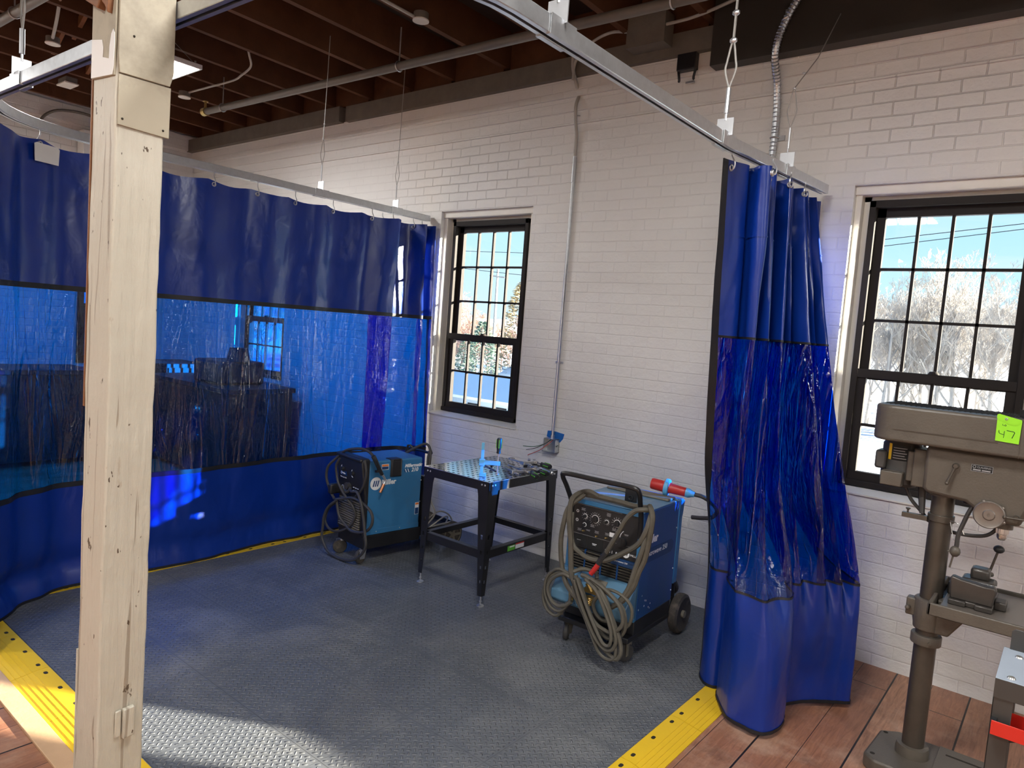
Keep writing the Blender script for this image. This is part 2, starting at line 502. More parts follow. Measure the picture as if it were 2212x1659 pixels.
M = {}
M['brick_x'] = brick_mat("painted_brick_long", 0)
M['brick_y'] = brick_mat("painted_brick_side", 1)
M['floor'] = wood_floor_mat()
M['mat'] = plate_mat()
M['cloth'] = vinyl_cloth()
M['vinyl'] = vinyl_clear()
M['glass'] = glass_mat()
M['post'] = post_mat()
M['bind'] = basic("black_webbing", (0.006, 0.006, 0.009), 0.55, bump=0.3, bs=300)
M['galv'] = basic("galvanised_steel", (0.62, 0.64, 0.66), 0.34, 0.9, var=0.18, vs=40)
M['zinc'] = basic("zinc_hardware", (0.58, 0.59, 0.61), 0.38, 0.9)
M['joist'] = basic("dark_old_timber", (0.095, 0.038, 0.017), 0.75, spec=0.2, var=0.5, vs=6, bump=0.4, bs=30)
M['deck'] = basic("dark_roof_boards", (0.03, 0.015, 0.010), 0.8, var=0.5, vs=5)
M['brown'] = basic("bare_brown_wood", (0.22, 0.09, 0.035), 0.55, var=0.4, vs=14, bump=0.4, bs=50)
M['beam'] = basic("weathered_wall_plate", (0.15, 0.13, 0.105), 0.8, var=0.35, vs=9, bump=0.8, bs=24)
M['dbeam'] = basic("dark_painted_girder", (0.036, 0.031, 0.026), 0.5, var=0.25, vs=4, bump=0.2, bs=20)
M['white'] = basic("white_paint", (0.74, 0.72, 0.69), 0.45, var=0.06)
M['cream'] = basic("cream_casing_paint", (0.76, 0.73, 0.66), 0.45, var=0.08)
M['sash'] = basic("dark_bronze_frame", (0.022, 0.018, 0.016), 0.6, var=0.2, spec=0.2)
M['yellow'] = basic("safety_yellow_rubber", (0.78, 0.50, 0.02), 0.4, var=0.06, dirt=(0.45, 0.30, 0.05), ds=6, da=0.66, db=0.85)
M['hole'] = basic("dark_recess", (0.02, 0.015, 0.008), 0.8)
M['strip'] = basic("new_pine_strip", (0.52, 0.33, 0.19), 0.5, var=0.15, vs=10, bump=0.2)
M['pipe'] = basic("grey_painted_pipe", (0.15, 0.135, 0.115), 0.5, var=0.2, vs=12)
M['cable'] = basic("grey_cable", (0.4, 0.38, 0.35), 0.5)
M['wire'] = basic("steel_cable", (0.34, 0.33, 0.31), 0.5, 0.3)
M['boardgrey'] = basic("cement_board", (0.40, 0.355, 0.265), 0.6, var=0.12, vs=5, dirt=(0.22, 0.19, 0.14), ds=3.5, da=0.5, db=0.8)
M['black'] = basic("black_powder_coat", (0.013, 0.013, 0.015), 0.38, var=0.2)
M['blackp'] = basic("black_plastic", (0.018, 0.018, 0.02), 0.42, var=0.2)
M['rubber'] = basic("dark_cable_rubber", (0.045, 0.042, 0.04), 0.55, var=0.3, vs=20)
M['sleeve'] = basic("dusty_cable_sleeve", (0.085, 0.074, 0.056), 0.75, var=0.6, vs=16, bump=0.4, bs=60)
M['lead'] = basic("grey_welding_lead", (0.095, 0.087, 0.069), 0.55, var=0.3, vs=14)
M['blue'] = basic("blue_machine_paint", (0.035, 0.17, 0.36), 0.38, var=0.12, vs=5, bump=0.06, bs=250, dirt=(0.06, 0.16, 0.28), ds=3)
M['dblue'] = basic("deep_blue_machine_paint", (0.012, 0.07, 0.24), 0.36, var=0.12, vs=5, bump=0.06, bs=250)
M['bluetop'] = basic("sunlit_dusty_blue_top", (0.12, 0.24, 0.36), 0.45, var=0.25, vs=5, dirt=(0.33, 0.38, 0.42), ds=6, da=0.5, db=0.75)  # top blue lightened for the sun on it, plus pale dusty blotches
M['ltblue'] = basic("pale_blue_apron", (0.10, 0.225, 0.35), 0.4, var=0.15, vs=6, dirt=(0.12, 0.14, 0.15), ds=8, da=0.6, db=0.8)
M['decalw'] = basic("white_print", (0.82, 0.83, 0.84), 0.5, var=0.03)
M['decalo'] = basic("orange_print", (0.75, 0.2, 0.04), 0.5, var=0.05)
M['decalg'] = basic("grey_print", (0.30, 0.30, 0.31), 0.5, var=0.1)
M['navy'] = basic("navy_print", (0.01, 0.05, 0.16), 0.45)
M['red'] = basic("red_plastic", (0.55, 0.03, 0.025), 0.4, var=0.1)
M['redpaint'] = basic("red_paint", (0.62, 0.025, 0.015), 0.35, var=0.08)
M['ltsky'] = basic("sky_blue_light_tint", (0.12, 0.45, 0.75), 0.4)  # stands in for sunlight tinted by the vinyl, on clamp and plug
M['copper'] = basic("copper", (0.55, 0.24, 0.12), 0.35, 0.8)
M['brass'] = basic("brass", (0.62, 0.44, 0.16), 0.35, 0.85)
M['tire'] = basic("dusty_tyre", (0.05, 0.043, 0.036), 0.8, var=0.4, bump=0.4, bs=70, dirt=(0.16, 0.13, 0.10), ds=14, da=0.5, db=0.75)
M['caster'] = basic("worn_caster", (0.18, 0.16, 0.12), 0.6, var=0.3)
M['slot'] = basic("vent_slot", (0.012, 0.012, 0.012), 0.8)
M['iron'] = basic("brown_grey_cast_iron", (0.105, 0.090, 0.072), 0.42, var=0.2, vs=7, bump=0.25, bs=130, dirt=(0.07, 0.06, 0.05), ds=4, da=0.55, db=0.8)
M['ironcol'] = basic("oily_steel_column", (0.085, 0.072, 0.058), 0.36, 0.4, var=0.35, vs=14)
M['irontop'] = basic("machined_table_steel", (0.22, 0.19, 0.165), 0.38, 0.5, var=0.25, vs=8)
M['vise'] = basic("dark_vise_iron", (0.07, 0.062, 0.055), 0.36, 0.4, var=0.3, vs=16)
M['motor'] = basic("motor_grey", (0.06, 0.058, 0.056), 0.4, var=0.2)
M['steel'] = basic("bright_steel", (0.62, 0.61, 0.59), 0.28, 0.9)
M['lime'] = basic("lime_paper", (0.32, 0.80, 0.02), 0.6, var=0.06)
M['ink'] = basic("marker_ink", (0.01, 0.05, 0.02), 0.6)
M['green'] = basic("green_grip", (0.12, 0.45, 0.05), 0.45)
M['tape'] = basic("blue_masking_tape", (0.01, 0.13, 0.46), 0.6)
M['cart'] = basic("charcoal_stand_paint", (0.05, 0.048, 0.045), 0.4, var=0.15)
M['carttop'] = basic("pale_blue_grey_shelf", (0.34, 0.39, 0.46), 0.4, var=0.1)
M['wirered'] = basic("red_wire", (0.5, 0.05, 0.03), 0.5)
M['wiregrn'] = basic("green_wire", (0.02, 0.12, 0.05), 0.5)
M['snow'] = basic("snow", (0.80, 0.83, 0.87), 0.7, var=0.06, vs=0.2)
M['bark'] = basic("haze_paled_bark", (0.46, 0.42, 0.38), 0.85, var=0.2, vs=2)  # bark lightened to stand in for outdoor haze
M['barkr'] = basic("reddish_twigs", (0.50, 0.33, 0.25), 0.85, var=0.2, vs=2)
M['needle'] = basic("evergreen_needles", (0.15, 0.22, 0.17), 0.8, var=0.4, vs=2)  # needle colour raised to paint in the haze
M['needley'] = basic("tawny_needles", (0.44, 0.35, 0.20), 0.8, var=0.35, vs=2)  # likewise lightened for haze
M['house'] = basic("pale_blue_siding", (0.52, 0.60, 0.66), 0.7, var=0.08)
M['dark'] = basic("dark_machine_paint", (0.02, 0.022, 0.024), 0.5)
M['led'] = emit("led_diffuser", (1.0, 0.98, 0.95), 40.0)
M['tabletop'] = table_top_mat()

# ------------------------------------------------------------------ setting
RX0, RX1, RY0 = -8.82, 9.0, -12.0            # room: left wall, right wall, front wall (back wall is y = 0)
ZC = 4.05
WIN = [-7.73, -4.43, -1.11, 2.2, 5.5]         # left edges of the openings in the back wall
WW, WZ0, WZ1 = 1.0, 0.95, 2.71

def struct(name, mb, mat, parent=None, **kw):
    o = mb.build(name, mat, parent, **kw)
    if parent is None: o["kind"] = "structure"
    return o

fl = MB(); fl.box(RX0 - 0.3, RX1 + 0.3, RY0 - 0.3, 0.3, -0.25, 0.0)
struct("floor", fl, M['floor'], smooth=False)

wb = MB(); T = 0.20
xs = RX0 - 0.34
for w in WIN:
    wb.box(xs, w, 0, T, -0.25, ZC)
    wb.box(w, w + WW, 0, T, -0.25, WZ0)
    wb.box(w, w + WW, 0, T, WZ1, ZC)
    xs = w + WW
wb.box(xs, RX1 + 0.3, 0, T, -0.25, ZC)
for z0, d in ((3.286, 0.016), (3.376, 0.034), (3.474, 0.052)):       # corbelled courses under the wall plate
    wb.box(RX0, RX1, -d, 0.01, z0, 3.62)
struct("wall_back", wb, M['brick_x'], smooth=False)

wl = MB()
LW = (-1.32, -0.32)
wl.box(RX0 - T, RX0, RY0, LW[0], -0.25, ZC); wl.box(RX0 - T, RX0, LW[1], 0.0, -0.25, ZC)
wl.box(RX0 - T, RX0, LW[0], LW[1], -0.25, WZ0); wl.box(RX0 - T, RX0, LW[0], LW[1], WZ1, ZC)
wl.box(RX0 - 0.01, RX0 + 0.03, RY0, 0, 3.62, 3.8)
struct("wall_left", wl, M['brick_y'], smooth=False)
wr = MB()
for y0, y1 in ((RY0, -9.5), (-8.3, -6.2), (-5.0, -2.9), (-1.7, 0)):
    wr.box(RX1, RX1 + T, y0, y1, -0.25, ZC)
for y0, y1 in ((-9.5, -8.3), (-6.2, -5.0), (-2.9, -1.7)):
    wr.box(RX1, RX1 + T, y0, y1, -0.25, WZ0); wr.box(RX1, RX1 + T, y0, y1, WZ1, ZC)
struct("wall_right", wr, M['brick_y'], smooth=False)
wf = MB(); wf.box(RX0 - T, RX1 + T, RY0 - T, RY0, -0.25, ZC)
struct("wall_front", wf, M['brick_x'], smooth=False)
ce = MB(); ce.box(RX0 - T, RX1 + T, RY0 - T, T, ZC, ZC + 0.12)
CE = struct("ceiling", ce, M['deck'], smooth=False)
jx = [-8.62, -8.1, -7.57, -7.11, -6.5, -5.95, -5.4, -4.84, -4.33, -3.75, -3.16, -2.6]
while jx[-1] < RX1 - 0.7: jx.append(jx[-1] + 0.555)
for x in jx:                                                         # joists fall a little towards the wall
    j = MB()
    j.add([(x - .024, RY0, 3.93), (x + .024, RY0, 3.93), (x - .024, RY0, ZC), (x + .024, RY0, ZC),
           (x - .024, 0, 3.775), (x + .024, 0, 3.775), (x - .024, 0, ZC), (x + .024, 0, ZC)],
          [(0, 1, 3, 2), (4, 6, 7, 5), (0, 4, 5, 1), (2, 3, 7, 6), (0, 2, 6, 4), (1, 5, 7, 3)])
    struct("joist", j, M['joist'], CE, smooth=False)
for i, (x0, x1) in enumerate(zip(jx[:-1], jx[1:])):                   # blocking boards over the wall plate
    if x0 < -2.2:
        b = MB(); b.box(x0 + .026, x1 - .026, -0.05 - 0.01 * (i % 3), -0.02, 3.76, ZC)
        struct("joist_blocking", b, M['joist'], CE, smooth=False)
for a, b_ in (((-6.36, -2.14, 3.98), (-6.62, -2.14, 3.84)), ((-6.96, -2.1, 3.98), (-7.2, -2.1, 3.84)), ((-7.34, -1.7, 3.98), (-7.6, -1.7, 3.84)), ((-7.8, -2.1, 3.98), (-8.0, -2.1, 3.84))):
    b = MB(); b.bar(a, b_, 0.03, 0.07); struct("joist_bridging", b, M['brown'], CE, smooth=False)
pl = MB(); pl.box(RX0, -5.80, -0.115, 0, 3.612, 3.755); struct("trim_1", pl, M['beam'], smooth=False)
pl = MB(); pl.box(-5.72, -2.0, -0.10, 0, 3.605, 3.745); struct("trim_2", pl, M['beam'], smooth=False)
gd = MB(); gd.box(-2.0, RX1, -0.15, 0, 3.475, ZC); struct("girder", gd, M['dbeam'], CE, smooth=False)
bl = MB(); bl.box(-2.58, -2.3, -0.22, -0.10, 3.66, 3.86); struct("beam_block", bl, M['beam'], CE, smooth=False)

def window(n, L, axis='x', full=True, x_wall=None):
    """double-hung sash window: 4 lights wide, 3 high over 2 high"""
    root = thing("window_%d" % n, None, None, (0, 0, 0), 0, None, 'structure')
    def P(mb):
        if axis == 'y':
            mb.M = Matrix.Translation((RX0, 0, 0)) @ Matrix.Rotation(PI / 2, 4, 'Z') @ Matrix.Translation((0, 0, 0))
        return mb
    R = L + WW
    FL, FR, FZ0, FZ1 = L + 0.07, R - 0.10, 0.985, 2.635
    y = 0.085
    c = P(MB())
    c.box(L, FL + .005, y + 0.03, T, WZ0, WZ1); c.box(FR - .005, R, y + 0.03, T, WZ0, WZ1)
    c.box(L, R, y + 0.03, T, FZ1 - .005, WZ1)
    c.box(L + 0.0, L + 0.035, 0.045, y + 0.03, WZ0, WZ1 - 0.03)
    c.box(R - 0.05, R, 0.045, y + 0.03, WZ0, WZ1 - 0.03)
    c.box(L, R, 0.03, y + 0.03, WZ1 - 0.05, WZ1)
    c.build("casing", M['cream'], root, bevel=0.004)
    sl = P(MB()); sl.prism([(-0.012, 0.0), (T, 0.0), (T, 0.035), (0.06, 0.03), (-0.012, 0.008)], (L + .002, 0, WZ0), (0, 1, 0), (0, 0, 1), (WW - .004, 0, 0))
    sl.build("sill", M['cream'], root)
    f = P(MB())
    f.box(FL, FL + .035, y, y + .1, FZ0, FZ1); f.box(FR - .035, FR, y, y + .1, FZ0, FZ1)
    f.box(FL, FR, y, y + .1, FZ1 - .04, FZ1); f.box(FL, FR, y - .01, y + .1, FZ0, FZ0 + .035)
    f.build("window_frame", M['sash'], root, bevel=0.003)
    ZM = 1.64
    for nm, z0, z1, yy, rows in (("upper_sash", ZM - 0.03, FZ1 - .04, y + 0.055, 3), ("lower_sash", FZ0 + .035, ZM + 0.03, y + 0.012, 2)):
        sB = P(MB()); a0, a1 = FL + .035, FR - .035
        st = 0.045
        sB.box(a0, a0 + st, yy, yy + .035, z0, z1); sB.box(a1 - st, a1, yy, yy + .035, z0, z1)
        sB.box(a0, a1, yy - .004, yy + .035, z0, z0 + .05); sB.box(a0, a1, yy - (.012 if rows == 2 else 0), yy + .035, z1 - .05, z1)
        i0, i1, k0, k1 = a0 + st, a1 - st, z0 + .05, z1 - .05
        for i in range(1, 4) if n < 4 or n == 6 else ():
            x = i0 + (i1 - i0) * i / 4; sB.box(x - .008, x + .008, yy + .006, yy + .03, k0, k1)
        for i in range(1, rows) if n < 4 or n == 6 else ():
            z = k0 + (k1 - k0) * i / rows; sB.box(i0, i1, yy + .006, yy + .03, z - .008, z + .008)
        so = sB.build(nm, M['sash'], root)
        g = P(MB()); g.add([(i0, yy + .02, k0), (i1, yy + .02, k0), (i1, yy + .02, k1), (i0, yy + .02, k1)], [(0, 1, 2, 3)])
        g.build("glass", M['glass'], so, smooth=False)
        if rows == 2:
            lk = P(MB()); xm = (i0 + i1) / 2
            lk.lathe([(0.0, 0.018), (0.02, 0.016), (0.028, 0.004), (0.03, 0)], (xm, yy + .01, z1), n=14); lk.build("sash_lock", M['sash'], so)
    return root
for i, w in enumerate(WIN): window(i + 1, w)
window(6, LW[0], 'y')

# ------------------------------------------------------------------ booth floor
BX0, BX1, BY0, BY1 = -4.485, -1.30, -3.20, -0.02
mt = MB(); mt.box(BX0, BX1, BY0, BY1, 0.0, 0.02)
tag(mt.build("floor_mat", M['mat'], bevel=0.004), "grey checker-plate tile mat covering the floor of the welding booth", "floor mat")

def edge_mesh(length, wide, lines=True):
    """ramped yellow edge piece: outer (low) side at local y=0, inner side at y=wide"""
    b = MB(); g = 0.0015
    b.prism([(0.0, 0.0), (wide, 0.0), (wide, 0.021), (wide - .04, 0.021), (0.0, 0.004)], (g, 0, 0), (0, 1, 0), (0, 0, 1), (length - 2 * g, 0, 0))
    for k in range(1, 5):
        y = (wide - .045) * k / 5; z = 0.004 + 0.017 * y / (wide - .04)
        b.bar((g, y, z + .0004), (length - g, y, z + .0004), 0.004, 0.0022, 0)
    return b
def edge_hole(x, wide):
    h = MB(); z = 0.0206; pts = []
    for k in range(14):
        a = 2 * PI * k / 14; pts.append((x + .0085 * math.cos(a) + (.005 if math.cos(a) > 0 else -.005), wide - .03 + .0085 * math.sin(a)))
    return h.prism(pts, (0, 0, z), (1, 0, 0), (0, 1, 0), (0, 0, .0009))
proto = None
ORD = ("first", "second", "third", "fourth", "fifth", "sixth", "seventh")
def edge(x, y, rz, label, group):
    global proto
    if proto is None:
        proto = thing("ramp_edge_tile", label, "edge tile", (x, y, 0), rz, group)
        edge_mesh(0.4572, 0.155).build("ramp", M['yellow'], proto)
        for hx in (0.05, 0.4572 / 2, 0.4572 - 0.05): edge_hole(hx, 0.155).build("fixing_hole", M['hole'], proto)
        return proto
    return clone(proto, None, (x, y, 0), rz, label, group)
for k in range(7):
    edge(BX1 + 0.155, BY0 + 0.4572 * k - 0.02, PI / 2, "yellow ramped edge tile on the gathered curtain side, %s from the booth's open front" % ORD[k], "yellow edge tiles on the gathered curtain side")
for k in range(7):
    edge(BX0 + 0.4572 * k, BY0 - 0.155, 0, "yellow ramped edge tile along the booth's open front, %s from the long curtain" % ORD[k], "yellow edge tiles along the booth front")
for k in range(7):
    edge(BX0 - 0.155, BY1 - 0.4572 * k, -PI / 2, "yellow ramped edge tile under the long blue curtain, %s from the window wall" % ORD[k], "yellow edge tiles on the long curtain side")
ws = MB(); ws.box(-5.4, -1.35, BY0 - 0.235, BY0 - 0.157, 0.0, 0.012)
tag(ws.build("wood_strip", M['strip'], bevel=0.002), "pale new pine strip laid on the floor boards in front of the yellow edge", "wood strip")

# ------------------------------------------------------------------ curtains
def curtain_bands(root, top, bot, zt, zb, z1, z2, k, rows, amp, free_edge=None, ease=1.0, sag=None, mid=None, rise=None, seam=.03, buckle=0.0):
    """top/bot: matching plan polylines; three sewn bands share their seam rows"""
    A = catmull([(x, y, 0) for x, y in top], k); B = catmull([(x, y, 0) for x, y in bot], k)
    n = len(A)
    C_ = catmull([(x, y, 0) for x, y in mid], k) if mid else None
    def plan(i, z):
        if not C_: return A[i].lerp(B[i], ((zt - z) / (zt - zb)) ** ease)
        K = [(zt, A[i]), (1.25, C_[i]), (.62, B[i].lerp(C_[i], .10)), (zb, B[i])]
        for j in range(3):
            if z >= K[j + 1][0] or j == 2:
                z0, p0 = K[j]; z1_, p1 = K[j + 1]; h = z1_ - z0; t = (z - z0) / h
                m0 = (K[j + 1][1] - K[j - 1][1]) / (K[j + 1][0] - K[j - 1][0]) if j > 0 else (p1 - p0) / h
                m1 = (K[j + 2][1] - K[j][1]) / (K[j + 2][0] - K[j][0]) if j < 2 else (p1 - p0) / h
                return p0 * (2 * t ** 3 - 3 * t * t + 1) + m0 * (h * (t ** 3 - 2 * t * t + t)) + p1 * (3 * t * t - 2 * t ** 3) + m1 * (h * (t ** 3 - t * t))
    L = [0.0]
    for i in range(1, n): L.append(L[-1] + (A[i] - A[i - 1]).length)
    def pt(i, z):
        zz = zt
        if sag: zz = zt - sag(L[i])
        t = min(1.0, (zt - z) / (zt - zb))
        p = plan(i, z); a = plan(max(0, i - 1), z); b = plan(min(n - 1, i + 1), z)
        z = z if t > 0.03 else z - (zt - zz) * (1 - t / 0.03)
        if rise: z += rise(A[i].y) * max(0.0, 1 - t / 0.25)
        d = (b - a); nrm = Vector((d.y, -d.x, 0))
        if nrm.length > 1e-6: nrm.normalize()
        s = L[i]
        w = amp * (noise.noise(Vector((s * 2.6, z * 1.1, 3.1))) + 0.55 * noise.noise(Vector((s * 6.0 + z * 2.0, z * 2.4, 9.7)))
                   + 0.3 * noise.noise(Vector((s * 13.0 - z * 4.0, z * 6.0, 1.7))))
        w *= min(1, t * 6 + 0.15)
        if buckle: w += buckle * math.exp(-((z - .17 - .05 * noise.noise(Vector((s * .9, 0, 5)))) / .07) ** 2) * max(0, .5 + noise.noise(Vector((s * 1.1, 7, 0)))) * min(1, max(0, (z - zb) * 20))
        return (p.x + nrm.x * w, p.y + nrm.y * w, z)
    def band(name, za, zb_, nr, mat):
        m = MB()
        vs = [pt(i, za + (zb_ - za) * r / nr) for r in range(nr + 1) for i in range(n)]
        fs = [(r * n + i, (r + 1) * n + i, (r + 1) * n + i + 1, r * n + i + 1) for r in range(nr) for i in range(n - 1)]
        m.add(vs, fs)
        return m.build(name, mat, root, world=True, angle=80)
    def strip(name, zc, hh, mat, off=0.002):
        m = MB(); vs = []; fs = []
        for sgn in (1, -1):
            base = len(vs)
            for z in (zc + hh / 2, zc - hh / 2):
                for i in range(n):
                    p = Vector(pt(i, z)); a = Vector(pt(max(0, i - 1), z)); b = Vector(pt(min(n - 1, i + 1), z))
                    d = b - a; nr = Vector((d.y, -d.x, 0))
                    if nr.length > 1e-6: nr.normalize()
                    vs.append(p + nr * (off * sgn))
            fs += [(base + i, base + n + i, base + n + i + 1, base + i + 1) for i in range(n - 1)]
        m.add(vs, fs)
        return m.build(name, mat, root, world=True, angle=80)
    h = rows
    band("upper_panel", zt, z1, int(h * (zt - z1)), M['cloth'])
    band("vinyl_window", z1, z2, int(h * (z1 - z2)), M['vinyl'])
    band("lower_panel", z2, zb, int(h * (z2 - zb)), M['cloth'])
    strip("seam", z1 - seam * .4, seam, M['bind']); strip("seam", z2 + seam * .4, seam, M['bind'])
    strip("hem", zb + 0.006, 0.016, M['bind'], 0.003)
    strip("fold_crease", zt - 0.30, 0.006, M['cloth'], 0.003)
    if free_edge is not None:
        e = MB(); i = free_edge
        pts = [pt(i, zt - (zt - zb) * r / 60) for r in range(61)]
        vs = []; fs = []
        j = 1 if i == 0 else n - 2
        for r, p in enumerate(pts):
            q = Vector(pt(j, p[2])); d = (q - Vector(p)); d.z = 0
            if d.length > 1e-6: d.normalize()
            nr = Vector((d.y, -d.x, 0)) * 0.003
            P0, P1 = Vector(p) - d * 0.002, Vector(p) + d * 0.034
            vs += [P0 + nr, P1 + nr, P1 - nr, P0 - nr]
        for r in range(60):
            for c in range(4):
                a, b = r * 4 + c, r * 4 + (c + 1) % 4
                fs.append((a, b, b + 4, a + 4))
        e.add(vs, fs); e.build("edge_binding", M['bind'], root, world=True)
    return pt, A, L

def hook(root, p, d, ztrack):
    """roller hook through a grommet; p = grommet point, d = curtain normal"""
    p, d = Vector(p), Vector(d).normalized()
    g = MB()
    g.ring(p + d * .003, d, 0.012, 0.004, 14, 6); 
    g.ring(p - d * .003, d, 0.012, 0.004, 14, 6)
    g.build("grommet", M['zinc'], root, world=True)
    h = MB()
    h.tube([(p.x, p.y, ztrack), (p.x, p.y, p.z + .05), p + d * .018 + Vector((0, 0, .02)), p + d * .012 + Vector((0, 0, -.006)), p - d * .014 + Vector((0, 0, .0))], 0.0035, 6, 0, 4)
    h.build("hook", M['zinc'], root, world=True)

ZTL, ZTR = 2.625, 2.56            # track bottoms, long side and gathered side
XL, XR = -4.56, -1.24             # track lines
YF = -3.36
# long curtain
top = [(-4.52, -.035), (-4.42, -.07), (-4.57, -.11), (-4.43, -.16), (-4.58, -.22), (-4.61, -.33), (-4.62, -.45), (-4.61, -.58), (-4.575, -.62), (-4.53, -.58), (-4.49, -.47), (-4.455, -.435), (-4.44, -.47), (-4.46, -.58), (-4.53, -.70)]
bot = [(-4.40, -.04), (-4.33, -.09), (-4.45, -.14), (-4.36, -.20), (-4.48, -.27), (-4.53, -.36), (-4.55, -.46), (-4.56, -.58), (-4.54, -.63), (-4.51, -.60), (-4.48, -.54), (-4.46, -.53), (-4.455, -.57), (-4.48, -.68), (-4.53, -.78)]
y = -0.78; q = 0
random.seed(3)
while y > -2.62:
    d = 0.036 * (1 if q % 2 == 0 else -1) * random.uniform(0.5, 1.3)
    top.append((-4.555 + d, y)); bot.append(((-4.545 if y > -1.75 else -4.50) + d * 0.25 + random.uniform(-.006, .006), y - 0.08 + (0.0 if y > -2.0 else 0.04)))
    y -= random.uniform(0.17, 0.26); q += 1
for a in range(0, 81, 10):
    t = math.radians(a + 8); r = 0.68 + 0.012 * (1 if (a // 10) % 2 else -1)
    top.append((-3.88 - r * math.cos(t), -2.68 - r * math.sin(t))); bot.append((-3.86 - r * 0.985 * math.cos(t), -2.66 - r * 0.985 * math.sin(t)))
lc = thing("welding_curtain", "long blue welding curtain drawn out behind the white post with a clear vinyl band", "curtain", (-4.55, -1.7, 0))
ptL, AL, LL = curtain_bands(lc, top, bot, 2.585, 0.023, 1.80, 0.635, 6, 24, 0.016, buckle=.06, free_edge=0, ease=1.0,
                            sag=lambda s: 0.012 + 0.018 * abs(math.sin((s - 0.95) * PI / 0.33)) if s > 1.0 else 0.01)
s_next = 0.25
for i in range(len(AL)):
    if LL[i] >= s_next:
        p = Vector(ptL(i, 2.555)); hook(lc, p, (1, 0, 0) if p.y > -2.7 else (p.x + 3.88 + 1e-3, p.y + 2.68, 0), ZTL)
        s_next = LL[i] + (0.33 if LL[i] > 0.9 else 0.3)
tg = MB(); p = Vector((-4.17, -3.23, 2.50))
# gathered curtain
gt = [(-1.258, -1.496), (-1.245, -1.40), (-1.228, -1.283), (-1.30, -1.25), (-1.243, -1.221), (-1.185, -1.266), (-1.146, -1.233), (-1.20, -1.16), (-1.31, -1.11), (-1.197, -1.052), (-1.22, -1.0), (-1.315, -.95), (-1.265, -.84), (-1.178, -.889),
      (-1.20, -.82), (-1.31, -.78), (-1.221, -.724), (-1.25, -.66), (-1.264, -.579), (-1.206, -.568), (-1.33, -.50), (-1.227, -.447), (-1.33, -.33), (-1.283, -.236), (-1.251, -.209), (-1.33, -.13), (-1.29, -.063), (-1.274, -.045)]
gm = [(-1.36, -1.15), (-1.32, -1.14), (-1.27, -1.10), (-1.39, -1.02), (-1.25, -1.10), (-1.19, -1.19), (-1.15, -1.20), (-1.38, -1.00), (-1.40, -.95), (-1.07, -1.17), (-1.30, -.90), (-1.40, -.80), (-1.10, -1.05), (-1.03, -1.07),
      (-1.15, -.92), (-1.40, -.68), (-1.03, -.92), (-1.36, -.60), (-1.0, -.84), (-.95, -.82), (-1.36, -.46), (-.93, -.72), (-1.36, -.33), (-.93, -.62), (-.92, -.58), (-1.30, -.22), (-1.24, -.14), (-1.24, -.06)]
gb = [(-1.41, -.82), (-1.36, -.93), (-1.315, -.99), (-1.27, -1.00), (-1.235, -.985), (-1.225, -1.06), (-1.13, -1.20), (-1.08, -1.24), (-1.02, -1.252), (-.97, -1.255), (-.925, -1.24), (-.895, -1.19), (-.885, -1.12), (-.90, -1.03),
      (-.94, -.96), (-.95, -.92), (-.93, -.87), (-.90, -.82), (-.87, -.785), (-.84, -.75), (-.81, -.72), (-.78, -.69), (-.75, -.66), (-.725, -.64), (-.712, -.615), (-.76, -.53), (-.9, -.36), (-1.05, -.12)]
RISE = lambda y: .062 * max(0.0, y + 1.5)
gc = thing("welding_curtain", "gathered blue welding curtain hanging in deep folds beside the window behind the drill press", "curtain", (-1.1, -1.0, 0))
ptR, AR, LR = curtain_bands(gc, gt, gb, 2.53, 0.024, 1.79, 0.62, 8, 26, 0.010, free_edge=0, mid=gm, rise=RISE, seam=.010)
for i in (5, 26, 48, 70, 104, 150, 182):
    p = Vector(ptR(i, 2.50)); a = AR[max(0, i - 1)]; b = AR[min(len(AR) - 1, i + 1)]
    hook(gc, p, (b.y - a.y, -(b.x - a.x), 0), ZTR + RISE(p.y))
# white paper label on the long curtain near the bend
th = math.radians(27)
c0 = Vector((-3.88 - 0.655 * math.cos(th), -2.68 - 0.655 * math.sin(th), 2.50)); tu = Vector((math.sin(th), -math.cos(th), 0))
tg.prism([(-.075, -.045), (.075, -.05), (.08, .04), (.065, .048), (-.07, .05), (-.08, .04)], c0, tu, (0, 0, 1), Vector((math.cos(th), math.sin(th), 0)) * 0.002)
tag(tg.build("paper_label", M['white']), "white paper label stuck near the top of the long curtain at the bend", "label")

# ------------------------------------------------------------------ track
def sweep(path, prof, m=MB):
    """profile (side, up) swept along a 3-D path"""
    b = MB(); n = len(path); k = len(prof); vs = []
    for i in range(n):
        a = path[max(0, i - 1)]; c = path[min(n - 1, i + 1)]
        d = (c - a); d.z = 0; d.normalize(); sd = Vector((d.y, -d.x, 0))
        for u, v in prof: vs.append(path[i] + sd * u + Vector((0, 0, v)))
    fs = [(i * k + j, i * k + (j + 1) % k, (i + 1) * k + (j + 1) % k, (i + 1) * k + j) for i in range(n - 1) for j in range(k)]
    fs += [tuple(range(k - 1, -1, -1)), tuple(range((n - 1) * k, n * k))]
    b.add(vs, fs)
    return b
CH = [(-.006, 0), (-.02, 0), (-.022, .002), (-.022, .048), (-.02, .05), (.02, .05), (.022, .048), (.022, .002), (.02, 0), (.006, 0), (.006, .004), (.018, .004), (.018, .046), (-.018, .046), (-.018, .004), (-.006, .004)]
path = [Vector((XR, -0.12 - 0.28 * i, ZTR)) for i in range(11)]
RC = 0.7
RD = 0.42
for a in range(0, 91, 9):
    t = math.radians(a); path.append(Vector((XR - RD + RD * math.cos(t), YF + RD - RD * math.sin(t), ZTR + 0.0)))
for i in range(1, 9): path.append(Vector((XR - RD - (abs(XL - XR) - RC - RD) * i / 9, YF, ZTR)))
